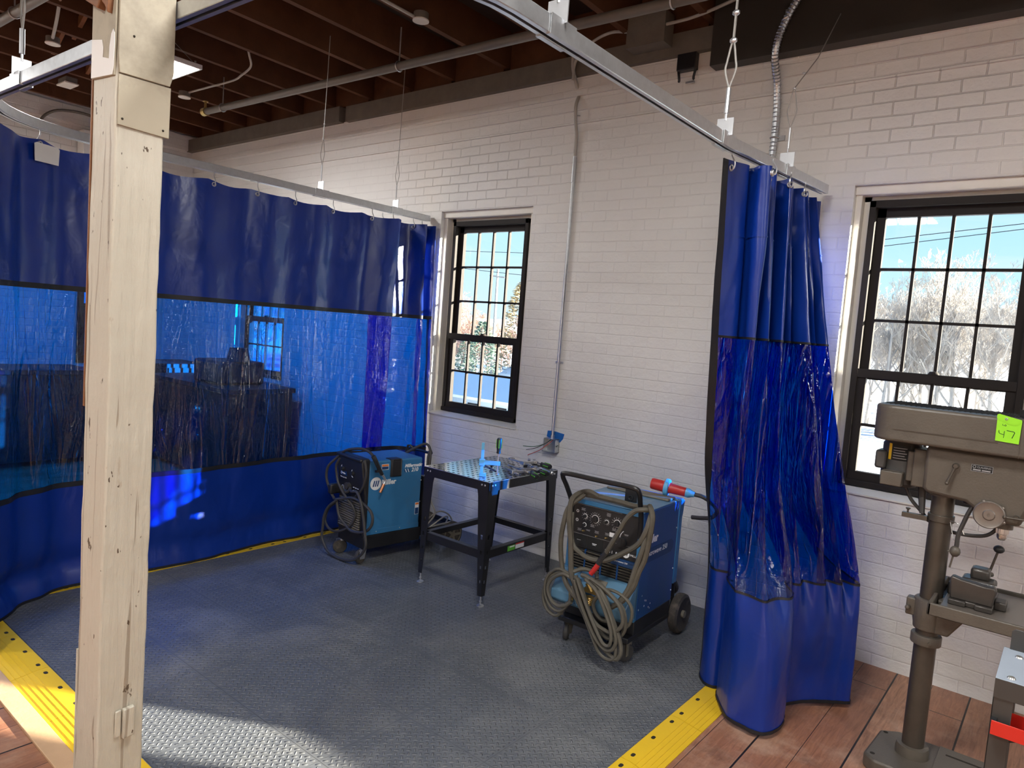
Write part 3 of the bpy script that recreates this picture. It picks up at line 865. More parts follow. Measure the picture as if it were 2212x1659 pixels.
for a in range(0, 91, 9):
    t = math.radians(a); path.append(Vector((XL + RC - RC * math.sin(t), YF + RC - RC * math.cos(t), ZTR)))
for i in range(1, 13): path.append(Vector((XL, (YF + RC) + (-.03 - YF - RC) * i / 12, ZTR)))
tot = sum((path[i + 1] - path[i]).length for i in range(len(path) - 1)); acc = 0
for i, p in enumerate(path):
    if i: acc += math.hypot(p.x - path[i - 1].x, p.y - path[i - 1].y)
    p.z = ZTR + (ZTL - ZTR) * min(1, max(0, (acc - 3.5) / (tot - 6.3)))
    if p.x > XR - .01 and i < 11: p.z += RISE(p.y)
tr = thing("curtain_track", "galvanised steel curtain track looping round the booth on thin cables", "curtain track", (0, 0, 0))
sweep(path, CH).build("rail", M['galv'], tr, angle=30)
def at(s):
    a = 0
    for i in range(len(path) - 1):
        l = (path[i + 1] - path[i]).length
        if a + l >= s: return path[i].lerp(path[i + 1], (s - a) / l), (path[i + 1] - path[i]).normalized()
        a += l
    return path[-1], (path[-1] - path[-2]).normalized()
def near(x, y):
    best = None; a = 0
    for i in range(len(path) - 1):
        l = (path[i + 1] - path[i]).length
        for j in range(8):
            p = path[i].lerp(path[i + 1], j / 8)
            d = math.hypot(p.x - x, p.y - y)
            if best is None or d < best[0]: best = (d, a + l * j / 8)
        a += l
    return best[1]
SL = [(-.026, -.003), (-.026, .053), (.026, .053), (.026, -.003), (.01, -.003), (.01, .001), (.0235, .001), (.0235, .0505), (-.0235, .0505), (-.0235, .001), (-.01, .001), (-.01, -.003)]
cab_sites = [(XR, -2.74, "silver cable holding the track above the open front corner", 3.75), (XR, -1.55, "silver cable with tied end holding the track at the gathered curtain's front edge", 3.72),
             (XR, -0.80, "thin slack cable running up to the dark girder beside the flexible conduit", 3.62), (-3.56, YF, "thick silver cable with a long loop near the curtain bend", 3.8),
             (XL, -2.62, "thin cable hanging straight down behind the white post", 3.8), (XL, -1.14, "thin cable passing the end of the grey sprinkler pipe down to the long curtain track", 3.8), (XL, -0.40, "thin looped cable above the wall end of the long curtain", 3.8)]
for (x, y, lab, zt) in cab_sites:
    s = near(x, y); p, d = at(s)
    q = [at(max(0.02, s - .06))[0], p, at(min(tot - .02, s + .06))[0]]
    sweep(q, SL).build("sleeve", M['galv'], tr)
    br = MB(); sd = Vector((d.y, -d.x, 0))
    br.bar(p + Vector((0, 0, .045)), p + Vector((0, 0, .115)), 0.07 if abs(d.y) > .5 else 0.004, 0.004 if abs(d.y) > .5 else 0.07, 0, (0, 1, 0))
    br.build("hanger_plate", M['zinc'], tr)
    cb = thing("suspension_cable", lab, "cable", (p.x, p.y, p.z + .10))
    thick = 0.0055 if x == -3.56 or (x == XR and y < -1) else 0.0028
    z0 = p.z + 0.105; zt_ = zt
    ty = y if y < -0.5 or x == XL else -0.17
    ty = -0.17 if "girder" in lab else y
    w = MB(); w.tube([(p.x, p.y, z0), (p.x, p.y, z0 + .05)], thick, 6, 0, 1); w.cyl((p.x, p.y, z0 + .03), (p.x, p.y, z0 + .13), thick * 1.9, n=8)
    w.build("turnbuckle", M['zinc'], cb, world=True)
    lp = MB(); zl = z0 + .13
    lp.tube([(p.x, p.y, zl), (p.x + .022, p.y, zl + .07), (p.x + .018, p.y, zl + .11), (p.x, p.y, zl + .19), (p.x - .018, p.y, zl + .11), (p.x - .022, p.y, zl + .07), (p.x, p.y, zl)], thick * .8, 6, 0, 4)
    lp.build("loop", M['wire'], cb, world=True)
    rn = MB(); rn.tube([(p.x, p.y, zl + .19), (p.x, (p.y + ty) / 2, (zl + zt_) / 2 + .05), (p.x, ty, zt_)], thick, 6, 0, 1)
    if "tied" in lab: rn.tube([(p.x, p.y, zl + .55), (p.x + .012, p.y - .01, zl + .70), (p.x + .03, p.y - .02, zl + .78)], thick, 6, 0, 3)
    rn.build("cable_run", M['wire'], cb, world=True)
    for dz in (.19, .30) + ((.55,) if "tied" in lab else ()):
        yy = p.y + (ty - p.y) * ((zl + dz) - zl - .19) / max(.1, zt_ - zl - .19)
        cl = MB(); cl.ball((p.x, yy, zl + dz), thick * 2.2, 10, 0, (1.4, 1, 1)); cl.build("cable_clip", M['zinc'], cb, world=True)

# ------------------------------------------------------------------ white timber post
PX0, PX1, PY0, PY1 = -2.312, -2.15, -3.536, -3.402
po = thing("timber_post", "white painted square timber post with grey boards nailed round its upper part", "post", ((PX0 + PX1) / 2, (PY0 + PY1) / 2, 0))
b = MB(); nz = 70; vs = []
random.seed(11)
for k in range(nz + 1):
    z = 4.02 * k / nz
    for (x, y) in ((PX0, PY0), (PX1, PY0), (PX1, PY1), (PX0, PY1)):
        vs.append((x + random.uniform(-.0016, .0016), y + random.uniform(-.0016, .0016), z))
fs = [(k * 4 + i, k * 4 + (i + 1) % 4, (k + 1) * 4 + (i + 1) % 4, (k + 1) * 4 + i) for k in range(nz) for i in range(4)]
b.add(vs, fs + [(0, 3, 2, 1), (nz * 4, nz * 4 + 1, nz * 4 + 2, nz * 4 + 3)])
b.build("timber", M['post'], po, bevel=0.006, world=True)
b = MB(); b.prism([(0, 0), (.012, .0), (.012, .66), (.0, .66)], (PX0 - .012, PY0 + .0, 0), (1, 0, 0), (0, 0, 1), (0, PY1 - PY0, 0))
b.build("foot_board", M['post'], po, bevel=0.002, world=True)
b = MB(); b.box(PX0 - .011, PX0 - .0005, PY0 - .001, PY1, 1.42, 4.0); b.build("bare_wood_edge", M['brown'], po, bevel=0.002, world=True)
# boards on the wide face: two sheets, lower edge runs a little down to the right
def sheet(name, pts, x, th, mat):
    s = MB(); s.prism(pts, (x, 0, 0), (0, 1, 0), (0, 0, 1), (th, 0, 0)); return s.build(name, mat, po, bevel=0.0015, world=True)
ya, yb = PY0 + .004, PY1 + .012
sheet("sheathing_board", [(ya, 2.232), (yb, 2.227), (yb + .001, 2.372), (ya, 2.370)], PX1, .006, M['boardgrey'])
sheet("sheathing_board", [(ya, 2.372), (yb - .004, 2.374), (yb + .006, 2.41), (yb + .006, 3.2), (ya - .004, 3.2), (ya - .004, 2.42)], PX1, .010, M['boardgrey'])
s = MB(); s.prism([(PX0 + .004, 2.376), (PX1 - .004, 2.364), (PX1, 2.50), (PX1, 3.2), (PX0, 3.2), (PX0, 2.5)], (0, PY0, 0), (1, 0, 0), (0, 0, 1), (0, -.006, 0)); s.build("sheathing_board", M['boardgrey'], po, bevel=0.0015, world=True)
s = MB()
s.prism([(PX0 + .004, 2.378), (PX1 - .010, 2.366), (PX1 - .004, 2.39), (PX1 - .001, 2.44), (PX1 - .003, 2.478), (PX1 - .012, 2.489), (PX1 - .024, 2.478), (PX1 - .034, 2.447), (PX1 - .036, 2.413),
         (PX1 - .078, 2.424), (PX1 - .076, 2.449), (PX1 - .086, 2.473), (PX0 + .004, 2.486)], (0, PY0 - .0062, 0), (1, 0, 0), (0, 0, 1), (0, -.0012, 0))
s.build("paint_patch", M['white'], po, world=True)
nl = MB()
for (y, z) in ((ya + .012, 2.25), (yb - .018, 2.246), (ya + .025, 2.385), (ya + .055, 2.385), (yb - .025, 2.386), (ya + .035, 2.48), (ya + .06, 2.70)):
    nl.ball((PX1 + .010 if z > 2.4 else PX1 + .006, y, z), 0.0035, 8)
nl.build("nail_head", M['hole'], po, world=True)
s = MB(); s.prism([(0, 0), (.016, .003), (.016, .084), (0, .082)], (PX1, PY0 + .048, 0.425), (0, 1, 0), (0, 0, 1), (.008, 0, 0)); s.prism([(.020, 0.0), (.052, .004), (.052, .094), (.020, .092)], (PX1, PY0 + .048, 0.418), (0, 1, 0), (0, 0, 1), (.017, 0, 0))
s.build("patch_block", M['post'], po, bevel=0.002, world=True)
s = MB(); s.bar((PX0 - .06, PY0 - .02, 2.66), (PX1 - .06, PY0 + .0, 2.58), .05, .07, 0, (0, 0, 1)); s.prism([(0, 0), (.06, 0), (.05, -.045), (.03, -.02)], (PX1 - .075, PY0 - .02, 2.575), (1, 0, 0), (0, 0, 1), (0, .02, 0))
s.build("wood_bracket", M['brown'], po, bevel=0.003, world=True)

# ------------------------------------------------------------------ lamps
def led_panel():
    t = thing("led_panel", "white LED panel light hung from the dark joists beside the white post", "ceiling light", (-5.80, -1.95, 3.55))
    b = MB(); b.box(-.32, .32, -.32, .32, 0.0, .035); b.build("housing", M['white'], t, bevel=.004)
    d = MB(); d.add([(-.30, -.30, -.002), (.30, -.30, -.002), (.30, .30, -.002), (-.30, .30, -.002)], [(0, 3, 2, 1)]); d.build("diffuser", M['led'], t, smooth=False)
    b = MB(); b.box(-.07, .07, -.05, .05, .035, .09); b.build("driver_box", M['boardgrey'], t, bevel=.003)
    for x in (-.28, .28):
        b = MB()
        for y in (-.28, .28):
            b.tube([(x, y, .035), (x, 0, .22)], .0018, 5, 0, 1); b.cyl((x, y, .03), (x, y, .06), .008, n=8)
        b.tube([(x, 0, .22), (x, 0, .30)], .0022, 5, 0, 1)
        b.build("hanging_wire", M['wire'], t)
    return t
led = led_panel()
for x, y, lab in ((-0.9, -3.1, "white LED panel light overhead just before the gathered curtain"), (2.9, -3.1, "added out-of-view LED panel over the floor beyond the drill press"), (5.72, -1.95, "added out-of-view LED panel near the far end wall of the hall"),
                  (-5.80, -5.8, "added out-of-view LED panel over the aisle before the white post"), (-1.96, -5.8, "added out-of-view LED panel over the floor behind the camera"), (1.88, -5.8, "added out-of-view LED panel over the open floor beside the camera"),
                  (-8.1, -4.2, "added out-of-view LED panel in the bay behind the long curtain"), (-3.0, -10.0, "added out-of-view LED panel in the far front corner of the hall"), (3.4, -10.0, "added out-of-view LED panel in the front part of the hall")):
    clone(led, None, (x, y, 3.55), None, lab)  # out-of-view panels; all but the first are added to light the hall

def ceiling_box(x, y, z, lab, r=.055):
    t = thing("junction_cover", lab, "junction box", (x, y, z))
    b = MB(); b.lathe([(r * .9, .05), (r * .9, .004)], (0, 0, 0), n=18); b.build("box", M['pipe'], t)
    b = MB(); b.lathe([(0, -.004), (r, -.004), (r, .004), (0, .004)], (0, 0, 0), n=20); b.build("cover_plate", M['cream'], t)
    return t
ceiling_box(-3.63, -1.10, 3.73, "round white junction cover on a joist above the booth centre")
ceiling_box(-6.87, -1.10, 3.70, "round white junction cover under the joist below the LED panel")
ceiling_box(-6.72, -2.25, 3.76, "round white junction cover with a pale conduit beyond the white post")
t = thing("junction_cover", "flat rectangular white cover plate on a joist high beyond the track's bend", "junction box", (-7.76, -1.79, 3.735))
b = MB(); b.box(-.10, .10, -.05, .05, .01, .06); b.build("box", M['pipe'], t, bevel=.004)
b = MB(); b.box(-.11, .11, -.06, .06, -.004, .010); b.build("cover_plate", M['cream'], t, bevel=.002)
def cable(name, label, pts, r, mat, cat="cable", k=6, n=8):
    b = MB(); b.tube(pts, r, n, 0, k); return tag(b.build(name, mat), label, cat)
cable("ceiling_cable", "grey cable looping from a joist to the round cover below the LED panel", [(-6.83, -1.08, 3.745), (-6.55, -1.06, 3.75), (-6.15, -1.02, 3.765), (-5.95, -1.05, 3.77), (-5.75, -1.08, 3.80), (-5.66, -1.15, 3.86), (-5.63, -1.2, 3.95)], .009, M['cable'])
cable("ceiling_conduit", "pale conduit running from the round cover to behind the white post", [(-6.66, -2.27, 3.79), (-6.3, -2.36, 3.82), (-5.6, -2.55, 3.86), (-4.6, -2.8, 3.9)], .012, M['cable'])
cable("ceiling_conduit", "pale straight conduit running back to the round cover above the booth centre", [(-3.65, -1.14, 3.745), (-3.78, -2.2, 3.83), (-3.85, -3.6, 3.9)], .011, M['cable'])
cable("ceiling_cable", "grey cable sweeping along the joist ends from the wall conduit to the girder", [(-3.055, -.13, 3.56), (-3.02, -.16, 3.68), (-2.90, -.18, 3.765), (-2.72, -.2, 3.80), (-2.54, -.19, 3.775), (-2.32, -.2, 3.77), (-2.12, -.2, 3.775), (-1.9, -.22, 3.80), (-1.6, -.24, 3.86)], .010, M['cable'])

def sprinkler(x0, x1, y0, y1, z, label, hang, r=.03):
    t = thing("sprinkler_pipe", label, "pipe", (x0, y0, z))
    b = MB(); b.cyl((x0, y0, z), (x1, y1, z), r, n=14); b.build("pipe_run", M['pipe'], t, world=True)
    for h in hang:
        f = (h - x0) / (x1 - x0); yy = y0 + (y1 - y0) * f
        c = MB(); c.ring((h, yy, z), (1, 0, 0), r + .004, .005, 16, 6); c.cyl((h, yy, z + r), (h, yy, 3.82), .005, n=6); c.build("pipe_hanger", M['zinc'], t, world=True)
    b = MB(); b.cyl((x0 - .01, y0, z), (x0 + .05, y0, z), r * 1.25, n=14); b.cyl((x0 + .02, y0, z + r), (x0 + .02, y0, z + .09), .012, n=8); b.cyl((x0 + .02, y0, z + .09), (x0 + .02, y0, z + .096), .026, n=10)
    b.build("sprinkler_head", M['brass'], t, world=True)
sprinkler(-6.62, 3.0, -1.03, -0.72, 3.55, "long grey sprinkler pipe crossing under the joists above the booth", (-6.3, -4.0, -1.9))
sprinkler(-9.0 + .5, -4.3, -2.9, -2.78, 3.55, "grey pipe under the joists above the curtain track's bend", (-6.5, -5.62))

# ------------------------------------------------------------------ conduits and wall boxes
cx = -3.06
t = thing("wall_conduit", "thin steel conduit running down the white wall to the open metal box", "conduit", (cx, -.02, .93))
b = MB(); b.tube([(cx, -.018, 3.50), (cx - .006, -.07, 3.56), (cx - .004, -.13, 3.66), (cx + .01, -.15, 3.76)], .013, 8); b.tube([(cx, -.018, 3.50), (cx + .012, -.075, 3.40), (cx + .008, -.06, 3.30), (cx, -.022, 3.20), (cx, -.018, 3.05)], .013, 8); b.build("flexible_top", M['cable'], t, world=True)
b = MB(); b.cyl((cx, -.018, 3.06), (cx, -.018, .945), .0115, n=10); b.build("pipe", M['galv'], t, world=True)
b = MB()
b.cyl((cx, -.018, 2.86), (cx, -.018, 3.04), .015, n=10)
b.build("coupling", M['zinc'], t, world=True)
b = MB(); b.cyl((cx, -.018, .935), (cx, -.018, .965), .017, n=10); b.build("box_connector", M['zinc'], t, world=True)
for z in (3.34, 1.52):
    s = MB(); s.box(cx - .035, cx + .035, -.008, -.002, z - .008, z + .008); s.ring((cx, -.018, z), (0, 0, 1), .0135, .003, 14, 6); s.build("strap", M['zinc'], t, world=True)
t = thing("junction_box", "open square metal junction box on the white wall above the welding table", "junction box", (cx, 0, .885))
b = MB(); w = .055; d = .055
b.box(cx - w, cx + w, -.004, 0, .835, .94); b.box(cx - w, cx - w + .003, -d, 0, .835, .94); b.box(cx + w - .003, cx + w, -d, 0, .835, .94); b.box(cx - w, cx + w, -d, 0, .835, .838); b.box(cx - w, cx + w, -d, 0, .937, .94)
b.build("box", M['galv'], t, world=True)
for lab, mat, pts in (("black wire", 'blackp', [(cx - .01, -.02, .93), (cx - .03, -.06, .90), (cx - .10, -.09, .855), (cx - .18, -.10, .83)]), ("red wire", 'wirered', [(cx + .01, -.02, .93), (cx - .005, -.06, .90), (cx - .06, -.09, .845), (cx - .145, -.10, .80), (cx - .16, -.10, .79)]),
                      ("green wire", 'wiregrn', [(cx - .005, -.02, .93), (cx - .04, -.06, .895), (cx - .12, -.085, .862), (cx - .22, -.09, .852)]), ("bare green wire end", 'wiregrn', [(cx + .05, -.02, .88), (cx + .07, -.06, .89), (cx + .10, -.085, .905)])):
    b = MB(); b.tube(pts, .0026, 6, 0, 5); tag(b.build("wire", M[mat], t, world=True), lab)
b = MB(); b.prism([(-.075, .0), (.05, -.03), (.075, .0), (.085, .04), (-.02, .05), (-.07, .045)], (cx + .01, -.0005, .945), (1, 0, 0), (0, 0, 1), (0, -.003, 0))
tag(b.build("masking_tape", M['tape']), "strip of blue masking tape on the wall just above the open metal box", "tape")
# flexible conduit right
t = thing("flexible_conduit", "thick ribbed steel conduit bending down the wall behind the gathered curtain", "conduit", (-1.59, -.03, 1.2))
pts = [(-1.15, -.21, 3.98), (-1.30, -.20, 3.90), (-1.44, -.19, 3.80), (-1.545, -.185, 3.62), (-1.585, -.17, 3.46), (-1.592, -.06, 3.30), (-1.592, -.026, 3.05), (-1.60, -.026, 2.6), (-1.60, -.026, .9), (-1.60, -.03, .4)]
b = MB(); P = catmull(pts, 10)
b.tube(P, .020, 10, 0, 1); acc = 0; last = P[0]
for i in range(1, len(P)):
    L_ = (P[i] - P[i - 1]).length; nst = max(1, int(L_ / .016))
    for j in range(nst):
        c = P[i - 1].lerp(P[i], j / nst); b.ring(c, P[i] - P[i - 1], .0205, .0035, 10, 4)
b.build("ribbed_hose", M['galv'], t, world=True)
s = MB(); s.box(-1.58, -1.535, -.012, -.002, 3.005, 3.035); s.ring((-1.592, -.026, 3.02), (0, 0, 1), .0235, .005, 14, 6); s.build("strap", M['zinc'], t, world=True)
s = MB(); s.ring((-1.535, -.185, 3.645), (-.4, 0, 1), .0235, .005, 14, 6); s.box(-1.55, -1.52, -.17, -.15, 3.68, 3.71); s.build("strap", M['zinc'], t, world=True)
# black iron pocket under the wall plate
t = thing("iron_bracket", "small black iron hanger pocket on the wall under the grey wall plate", "bracket", (-2.20, -.04, 3.5))
b = MB(); b.prism([(0, 0), (.13, 0), (.13, .11), (0, .11)], (-2.255, -.10, 3.50), (1, 0, 0), (0, 0, 1), (0, .10, 0)); b.build("pocket", M['black'], t, bevel=.006, world=True)
b = MB(); b.tube([(-2.25, -.075, 3.505), (-2.24, -.075, 3.45), (-2.245, -.07, 3.44)], .008, 6, 0, 3); b.build("prong", M['black'], t, world=True)
b = MB(); b.tube([(-2.13, -.075, 3.505), (-2.14, -.075, 3.45), (-2.135, -.07, 3.44)], .008, 6, 0, 3); b.build("prong", M['black'], t, world=True)
b = MB(); b.box(-2.20, -2.14, -.062, -.050, 3.425, 3.437); b.build("bolt", M['zinc'], t, world=True)

# things in the bay behind the long curtain
t = thing("electrical_cabinet", "white electrical cabinet high on the side wall behind the white post", "electrical box", (RX0 + .1, -1.1, 3.3))
b = MB(); b.box(RX0 + .0305, RX0 + .2, -1.34, -.85, 3.20, 3.55); b.build("box", M['white'], t, bevel=.006, world=True)
b = MB(); b.tube([(RX0 + .1, -1.05, 3.55), (RX0 + .1, -1.1, 3.68), (RX0 + .1, -1.3, 3.73), (RX0 + .08, -1.55, 3.70), (RX0 + .06, -1.68, 3.60), (RX0 + .05, -1.7, 3.48)], .015, 8); b.build("conduit", M['pipe'], t, world=True)
def bench(x0, x1, y0, y1, h, lab, cat="bench"):
    t = thing("workbench", lab, cat, ((x0 + x1) / 2, (y0 + y1) / 2, 0))
    b = MB(); b.box(x0, x1, y0, y1, h - .05, h); b.build("worktop", M['dark'], t, bevel=.005, world=True)
    for x in (x0 + .06, x1 - .06):
        for y in (y0 + .06, y1 - .06):
            l = MB(); l.box(x - .035, x + .035, y - .035, y + .035, 0, h - .05); l.build("leg", M['dark'], t, world=True)
    b = MB(); b.box(x0 + .06, x1 - .06, y0 + .06, y1 - .06, .25, .28); b.build("shelf", M['dark'], t, world=True)
    b = MB(); b.box(x1 - .05, x1 - .03, y0 + .03, y1 - .03, .05, h - .05); b.build("side_panel", M['dark'], t, world=True)
    b = MB(); b.box(x0 + .03, x1 - .05, y0 + .03, y0 + .05, .05, h - .05); b.build("front_panel", M['dark'], t, world=True)
    return t
bench(RX0 + .05, RX0 + .75, -3.3, -1.35, .98, "dark bench along the side wall seen dimly through the blue vinyl")
bench(-8.0, -6.3, -.85, -.1, .96, "dark bench under the far window seen dimly through the blue vinyl")
t = thing("bench_machine", "dark rounded machine on the bench under the far window behind the blue vinyl", "machine", (-6.9, -.5, .96))
b = MB(); b.box(-7.2, -6.65, -.75, -.25, .961, 1.20); b.build("body", M['dark'], t, bevel=.03, world=True)
b = MB(); b.cyl((-6.75, -.5, 1.2), (-6.75, -.5, 1.34), .12, .09, n=18); b.build("hopper", M['dark'], t, world=True)
t = thing("steel_cabinet", "dark cabinet by the side wall window behind the blue vinyl", "cabinet", (-8.4, -.6, 0))
b = MB(); b.box(RX0 + .04, -8.15, -1.05, -.1, 0, 1.05); b.build("body", M['dark'], t, bevel=.008, world=True)
b = MB(); b.box(-8.15, -8.135, -1.0, -.60, .08, 1.0); b.build("door", M['dark'], t, world=True)
b = MB(); b.box(-8.15, -8.135, -.56, -.15, .08, 1.0); b.build("door", M['dark'], t, world=True)

# ------------------------------------------------------------------ welding table
TX0, TX1, TY0, TY1, TZ = -3.285, -2.715, -1.135, -0.415, 0.805
tb = thing("welding_table", "black perforated steel welding table on slotted tapered legs between the two welders", "table", ((TX0 + TX1) / 2, (TY0 + TY1) / 2, .02))
b = MB(); b.box(TX0, TX1, TY0, TY1, TZ - .004, TZ); b.build("tabletop", M['tabletop'], tb, world=True, smooth=False)
b = MB()
b.box(TX0, TX1, TY0, TY0 + .003, TZ - .06, TZ - .004); b.box(TX0, TX1, TY1 - .003, TY1, TZ - .06, TZ - .004); b.box(TX0, TX0 + .003, TY0, TY1, TZ - .06, TZ - .004); b.box(TX1 - .003, TX1, TY0, TY1, TZ - .06, TZ - .004)
b.build("apron", M['black'], tb, world=True, smooth=False)
def leg_plate(mb, cx, cy, ux, uy):
    """one tapered, slotted flange of an angle leg, from corner (cx,cy) along (ux,uy)"""
    zt, zb = TZ - .012, .085
    zs = [zt, zt - .09, .55, .47, .44, .37, .345, .275, .255, .185, .165, .105, zb]
    slots = {3, 5, 7, 9}
    us = [0, .34, .62, 1.0]
    def wd(z): 
        f = (zt - z) / (zt - zb)
        return (.102 if z > zt - .05 else .082) - (.050 * max(0, (f - .12)) / .88)
    def pos(u, z): return Vector((cx + ux * wd(z) * u, cy + uy * wd(z) * u, z))
    nrm = Vector((-uy, ux, 0)) if False else Vector((uy, ux, 0))
    grid = [[pos(u, z) for u in us] for z in zs]
    for r in range(len(zs) - 1):
        for c in range(3):
            if c == 1 and r in slots: continue
            mb.add([grid[r][c], grid[r][c + 1], grid[r + 1][c + 1], grid[r + 1][c]], [(0, 1, 2, 3)])
for (cx, cy, sx, sy) in ((TX0 + .004, TY0 + .004, 1, 1), (TX1 - .004, TY0 + .004, -1, 1), (TX0 + .004, TY1 - .004, 1, -1), (TX1 - .004, TY1 - .004, -1, -1)):
    b = MB(); leg_plate(b, cx, cy, sx, 0); leg_plate(b, cx, cy, 0, sy)
    lo = b.build("leg", M['black'], tb, world=True, smooth=False)
    so = lo.modifiers.new("solid", 'SOLIDIFY'); so.thickness = .003; so.offset = 0
    f = MB(); fx, fy = cx + sx * .012, cy + sy * .012
    f.cyl((fx, fy, .03), (fx, fy, .11), .006, n=8); f.lathe([(.024, 0), (.024, .004), (.012, .012), (.0, .012)], (fx, fy, .02), n=16); f.cyl((fx, fy, .045), (fx, fy, .053), .011, n=6)
    f.build("levelling_foot", M['zinc'], lo, world=True)
    bo = MB()
    for k in (.03, .055):
        bo.ball((cx + sx * k, TY0 - .001 if sy > 0 else TY1 + .001, TZ - .025), .0065, 8, 0, (1, .5, 1)); bo.ball((TX0 - .001 if sx > 0 else TX1 + .001, cy + sy * k, TZ - .025), .0065, 8, 0, (.5, 1, 1))
    bo.build("bolt", M['zinc'], lo, world=True)
ZS = .34
for p, q in (((TX0 + .02, TY0 + .012, ZS), (TX1 - .02, TY0 + .012, ZS)), ((TX0 + .02, TY1 - .012, ZS), (TX1 - .02, TY1 - .012, ZS)), ((TX0 + .012, TY0 + .02, ZS), (TX0 + .012, TY1 - .02, ZS)), ((TX1 - .012, TY0 + .02, ZS), (TX1 - .012, TY1 - .02, ZS))):
    b = MB(); b.bar(p, q, .004, .05); ins = Vector((0, .018 if p[1] < -.8 else -.018, .025)) if p[1] == q[1] else Vector((.018 if p[0] < -3 else -.018, 0, .025))
    b.bar(Vector(p) + ins, Vector(q) + ins, .036, .003); so = b.build("stretcher", M['black'], tb, world=True, smooth=False)
    if p[0] == q[0] and p[0] > -3:
        d = MB(); yb_ = TY0 + .24; xx = TX1 - .0095
        d.box(xx, xx + .0008, yb_, yb_ + .075, ZS - .018, ZS + .016, 0); d.box(xx, xx + .0009, yb_ + .08, yb_ + .17, ZS - .016, ZS + .02, 1); d.box(xx, xx + .0012, yb_ + .08, yb_ + .17, ZS + .012, ZS + .02, 2)
        d.box(xx, xx + .0011, yb_ + .02, yb_ + .07, ZS + .004, ZS + .012, 1)
        d.build("maker_sticker", [M['green'], M['decalw'], M['red']], so, world=True)

# clamps on the table
def bar_clamp(name, label, loc, rz, upright=False, bar='steel', L=.20, arm=.30, group=None):
    t = thing(name, label, "clamp", loc, rz, group)
    R = Matrix() if upright else Matrix(((0, 0, 1, 0), (1, 0, 0, 0), (0, 1, 0, 0), (0, 0, 0, 1)))
    def mk(nm, fn, mat, bev=0):
        b = MB(); b.M = R; fn(b); return b.build(nm, mat, t, bevel=bev)
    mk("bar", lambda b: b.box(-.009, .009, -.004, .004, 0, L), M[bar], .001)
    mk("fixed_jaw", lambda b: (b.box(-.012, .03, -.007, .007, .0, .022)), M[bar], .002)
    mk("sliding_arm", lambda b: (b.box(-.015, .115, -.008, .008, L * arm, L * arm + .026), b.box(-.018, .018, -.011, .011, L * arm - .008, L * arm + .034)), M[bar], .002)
    mk("spindle", lambda b: (b.cyl((.10, 0, L * arm - .05), (.10, 0, L * arm + .09), .005, n=10), b.lathe([(0, 0), (.013, 0), (.013, .008), (.006, .012)], (.10, 0, L * arm - .058), n=12)), M['steel'])
    h = mk("handle", lambda b: b.lathe([(.008, 0), (.014, .004), (.012, .02), (.014, .03), (.0165, .06), (.0165, .092), (.012, .10), (0, .10)], (.10, 0, L * arm + .075), n=12), M['blackp'])
    b = MB(); b.M = R
    for a in (0, PI / 2, PI, 1.5 * PI): b.box(.10 + .0155 * math.cos(a) - .003, .10 + .0155 * math.cos(a) + .003, .0155 * math.sin(a) - .003, .0155 * math.sin(a) + .003, L * arm + .112, L * arm + .165)
    b.build("grip_stripe", M['green'], h)
    return t
bar_clamp("bar_clamp", "bar clamp standing upright on the table's near corner with black and green handle", (-2.86, -1.05, TZ + .001), math.radians(38), True, 'ltsky', .215, .36)  # steel coloured as if lit by sun through the blue vinyl
c1 = bar_clamp("bar_clamp", "silver bar clamp lying loose with its bar end toward the middle of the tabletop", (-2.93, -.74, TZ + .0175), math.radians(-28), False, 'steel', .24, .62)
c2 = clone(c1, None, (-2.95, -.66, TZ + .0175), math.radians(-20), "silver bar clamp lying second in the pile behind the loose one")
c3 = clone(c1, None, (-2.99, -.61, TZ + .050), math.radians(-14), "silver bar clamp lying on top of the pile of clamps")
def plier(lab, loc, rz):
    t = thing("locking_plier", lab, "plier", loc, rz)
    b = MB(); b.tube([(0, 0, 0), (.05, .006, .004), (.11, .012, .006), (.17, .008, .003)], .011, 8, 0, 4); b.build("handle", M['steel'], t)
    b = MB(); b.tube([(.02, -.012, 0), (.07, -.028, .002), (.13, -.03, .002), (.16, -.018, 0)], .008, 8, 0, 4); b.build("lever", M['steel'], t)
    b = MB(); b.prism([(0, -.014), (0, .014), (-.03, .02), (-.065, .008), (-.065, .001), (-.04, .002), (-.035, -.002), (-.065, -.003), (-.062, -.012), (-.03, -.022)], (0, 0, -.006), (1, 0, 0), (0, 1, 0), (0, 0, .014)); b.build("jaw", M['steel'], t, bevel=.002)
    b = MB(); b.lathe([(.008, 0), (.011, .006), (.011, .022), (.006, .026), (0, .026)], (.17, .008, .003), (1, -.1, 0), n=10); b.build("adjusting_screw", M['steel'], t)
    return t
p1 = plier("silver locking plier lying at the tabletop's edge nearest the bigger welder", (-2.79, -.56, TZ + .016), math.radians(-22))
b = MB(); b.box(-.07, .07, -.02, .02, 0, .02); b.box(-.02, .02, -.03, .03, .02, .035)
t = thing("clamp_block", "black clamp block behind the tool pile", "clamp", (-2.86, -.50, TZ + .001), .3)
b.build("block", M['blackp'], t, bevel=.003)
b = MB(); b.cyl((0, 0, .035), (0, 0, .05), .006, n=8); b.cyl((0, 0, .05), (0, 0, .056), .011, n=10); b.build("clamp_screw", M['steel'], t)
b = MB(); b.box(-.09, .09, -.008, .008, .0, .008); b.cyl((.0, 0, .008), (0, 0, .03), .008, n=10); b.lathe([(0, .045), (.016, .043), (.018, .034), (.012, .028)], (0, 0, 0), n=12)
t = thing("stop_bar", "flat steel stop bar with a small black knob in the middle of the tabletop", "table stop", (-2.99, -.80, TZ + .001), math.radians(-24))
o1 = MB(); o1.box(-.09, .09, -.010, .010, 0, .008); o1.build("bar", M['steel'], t, bevel=.001)
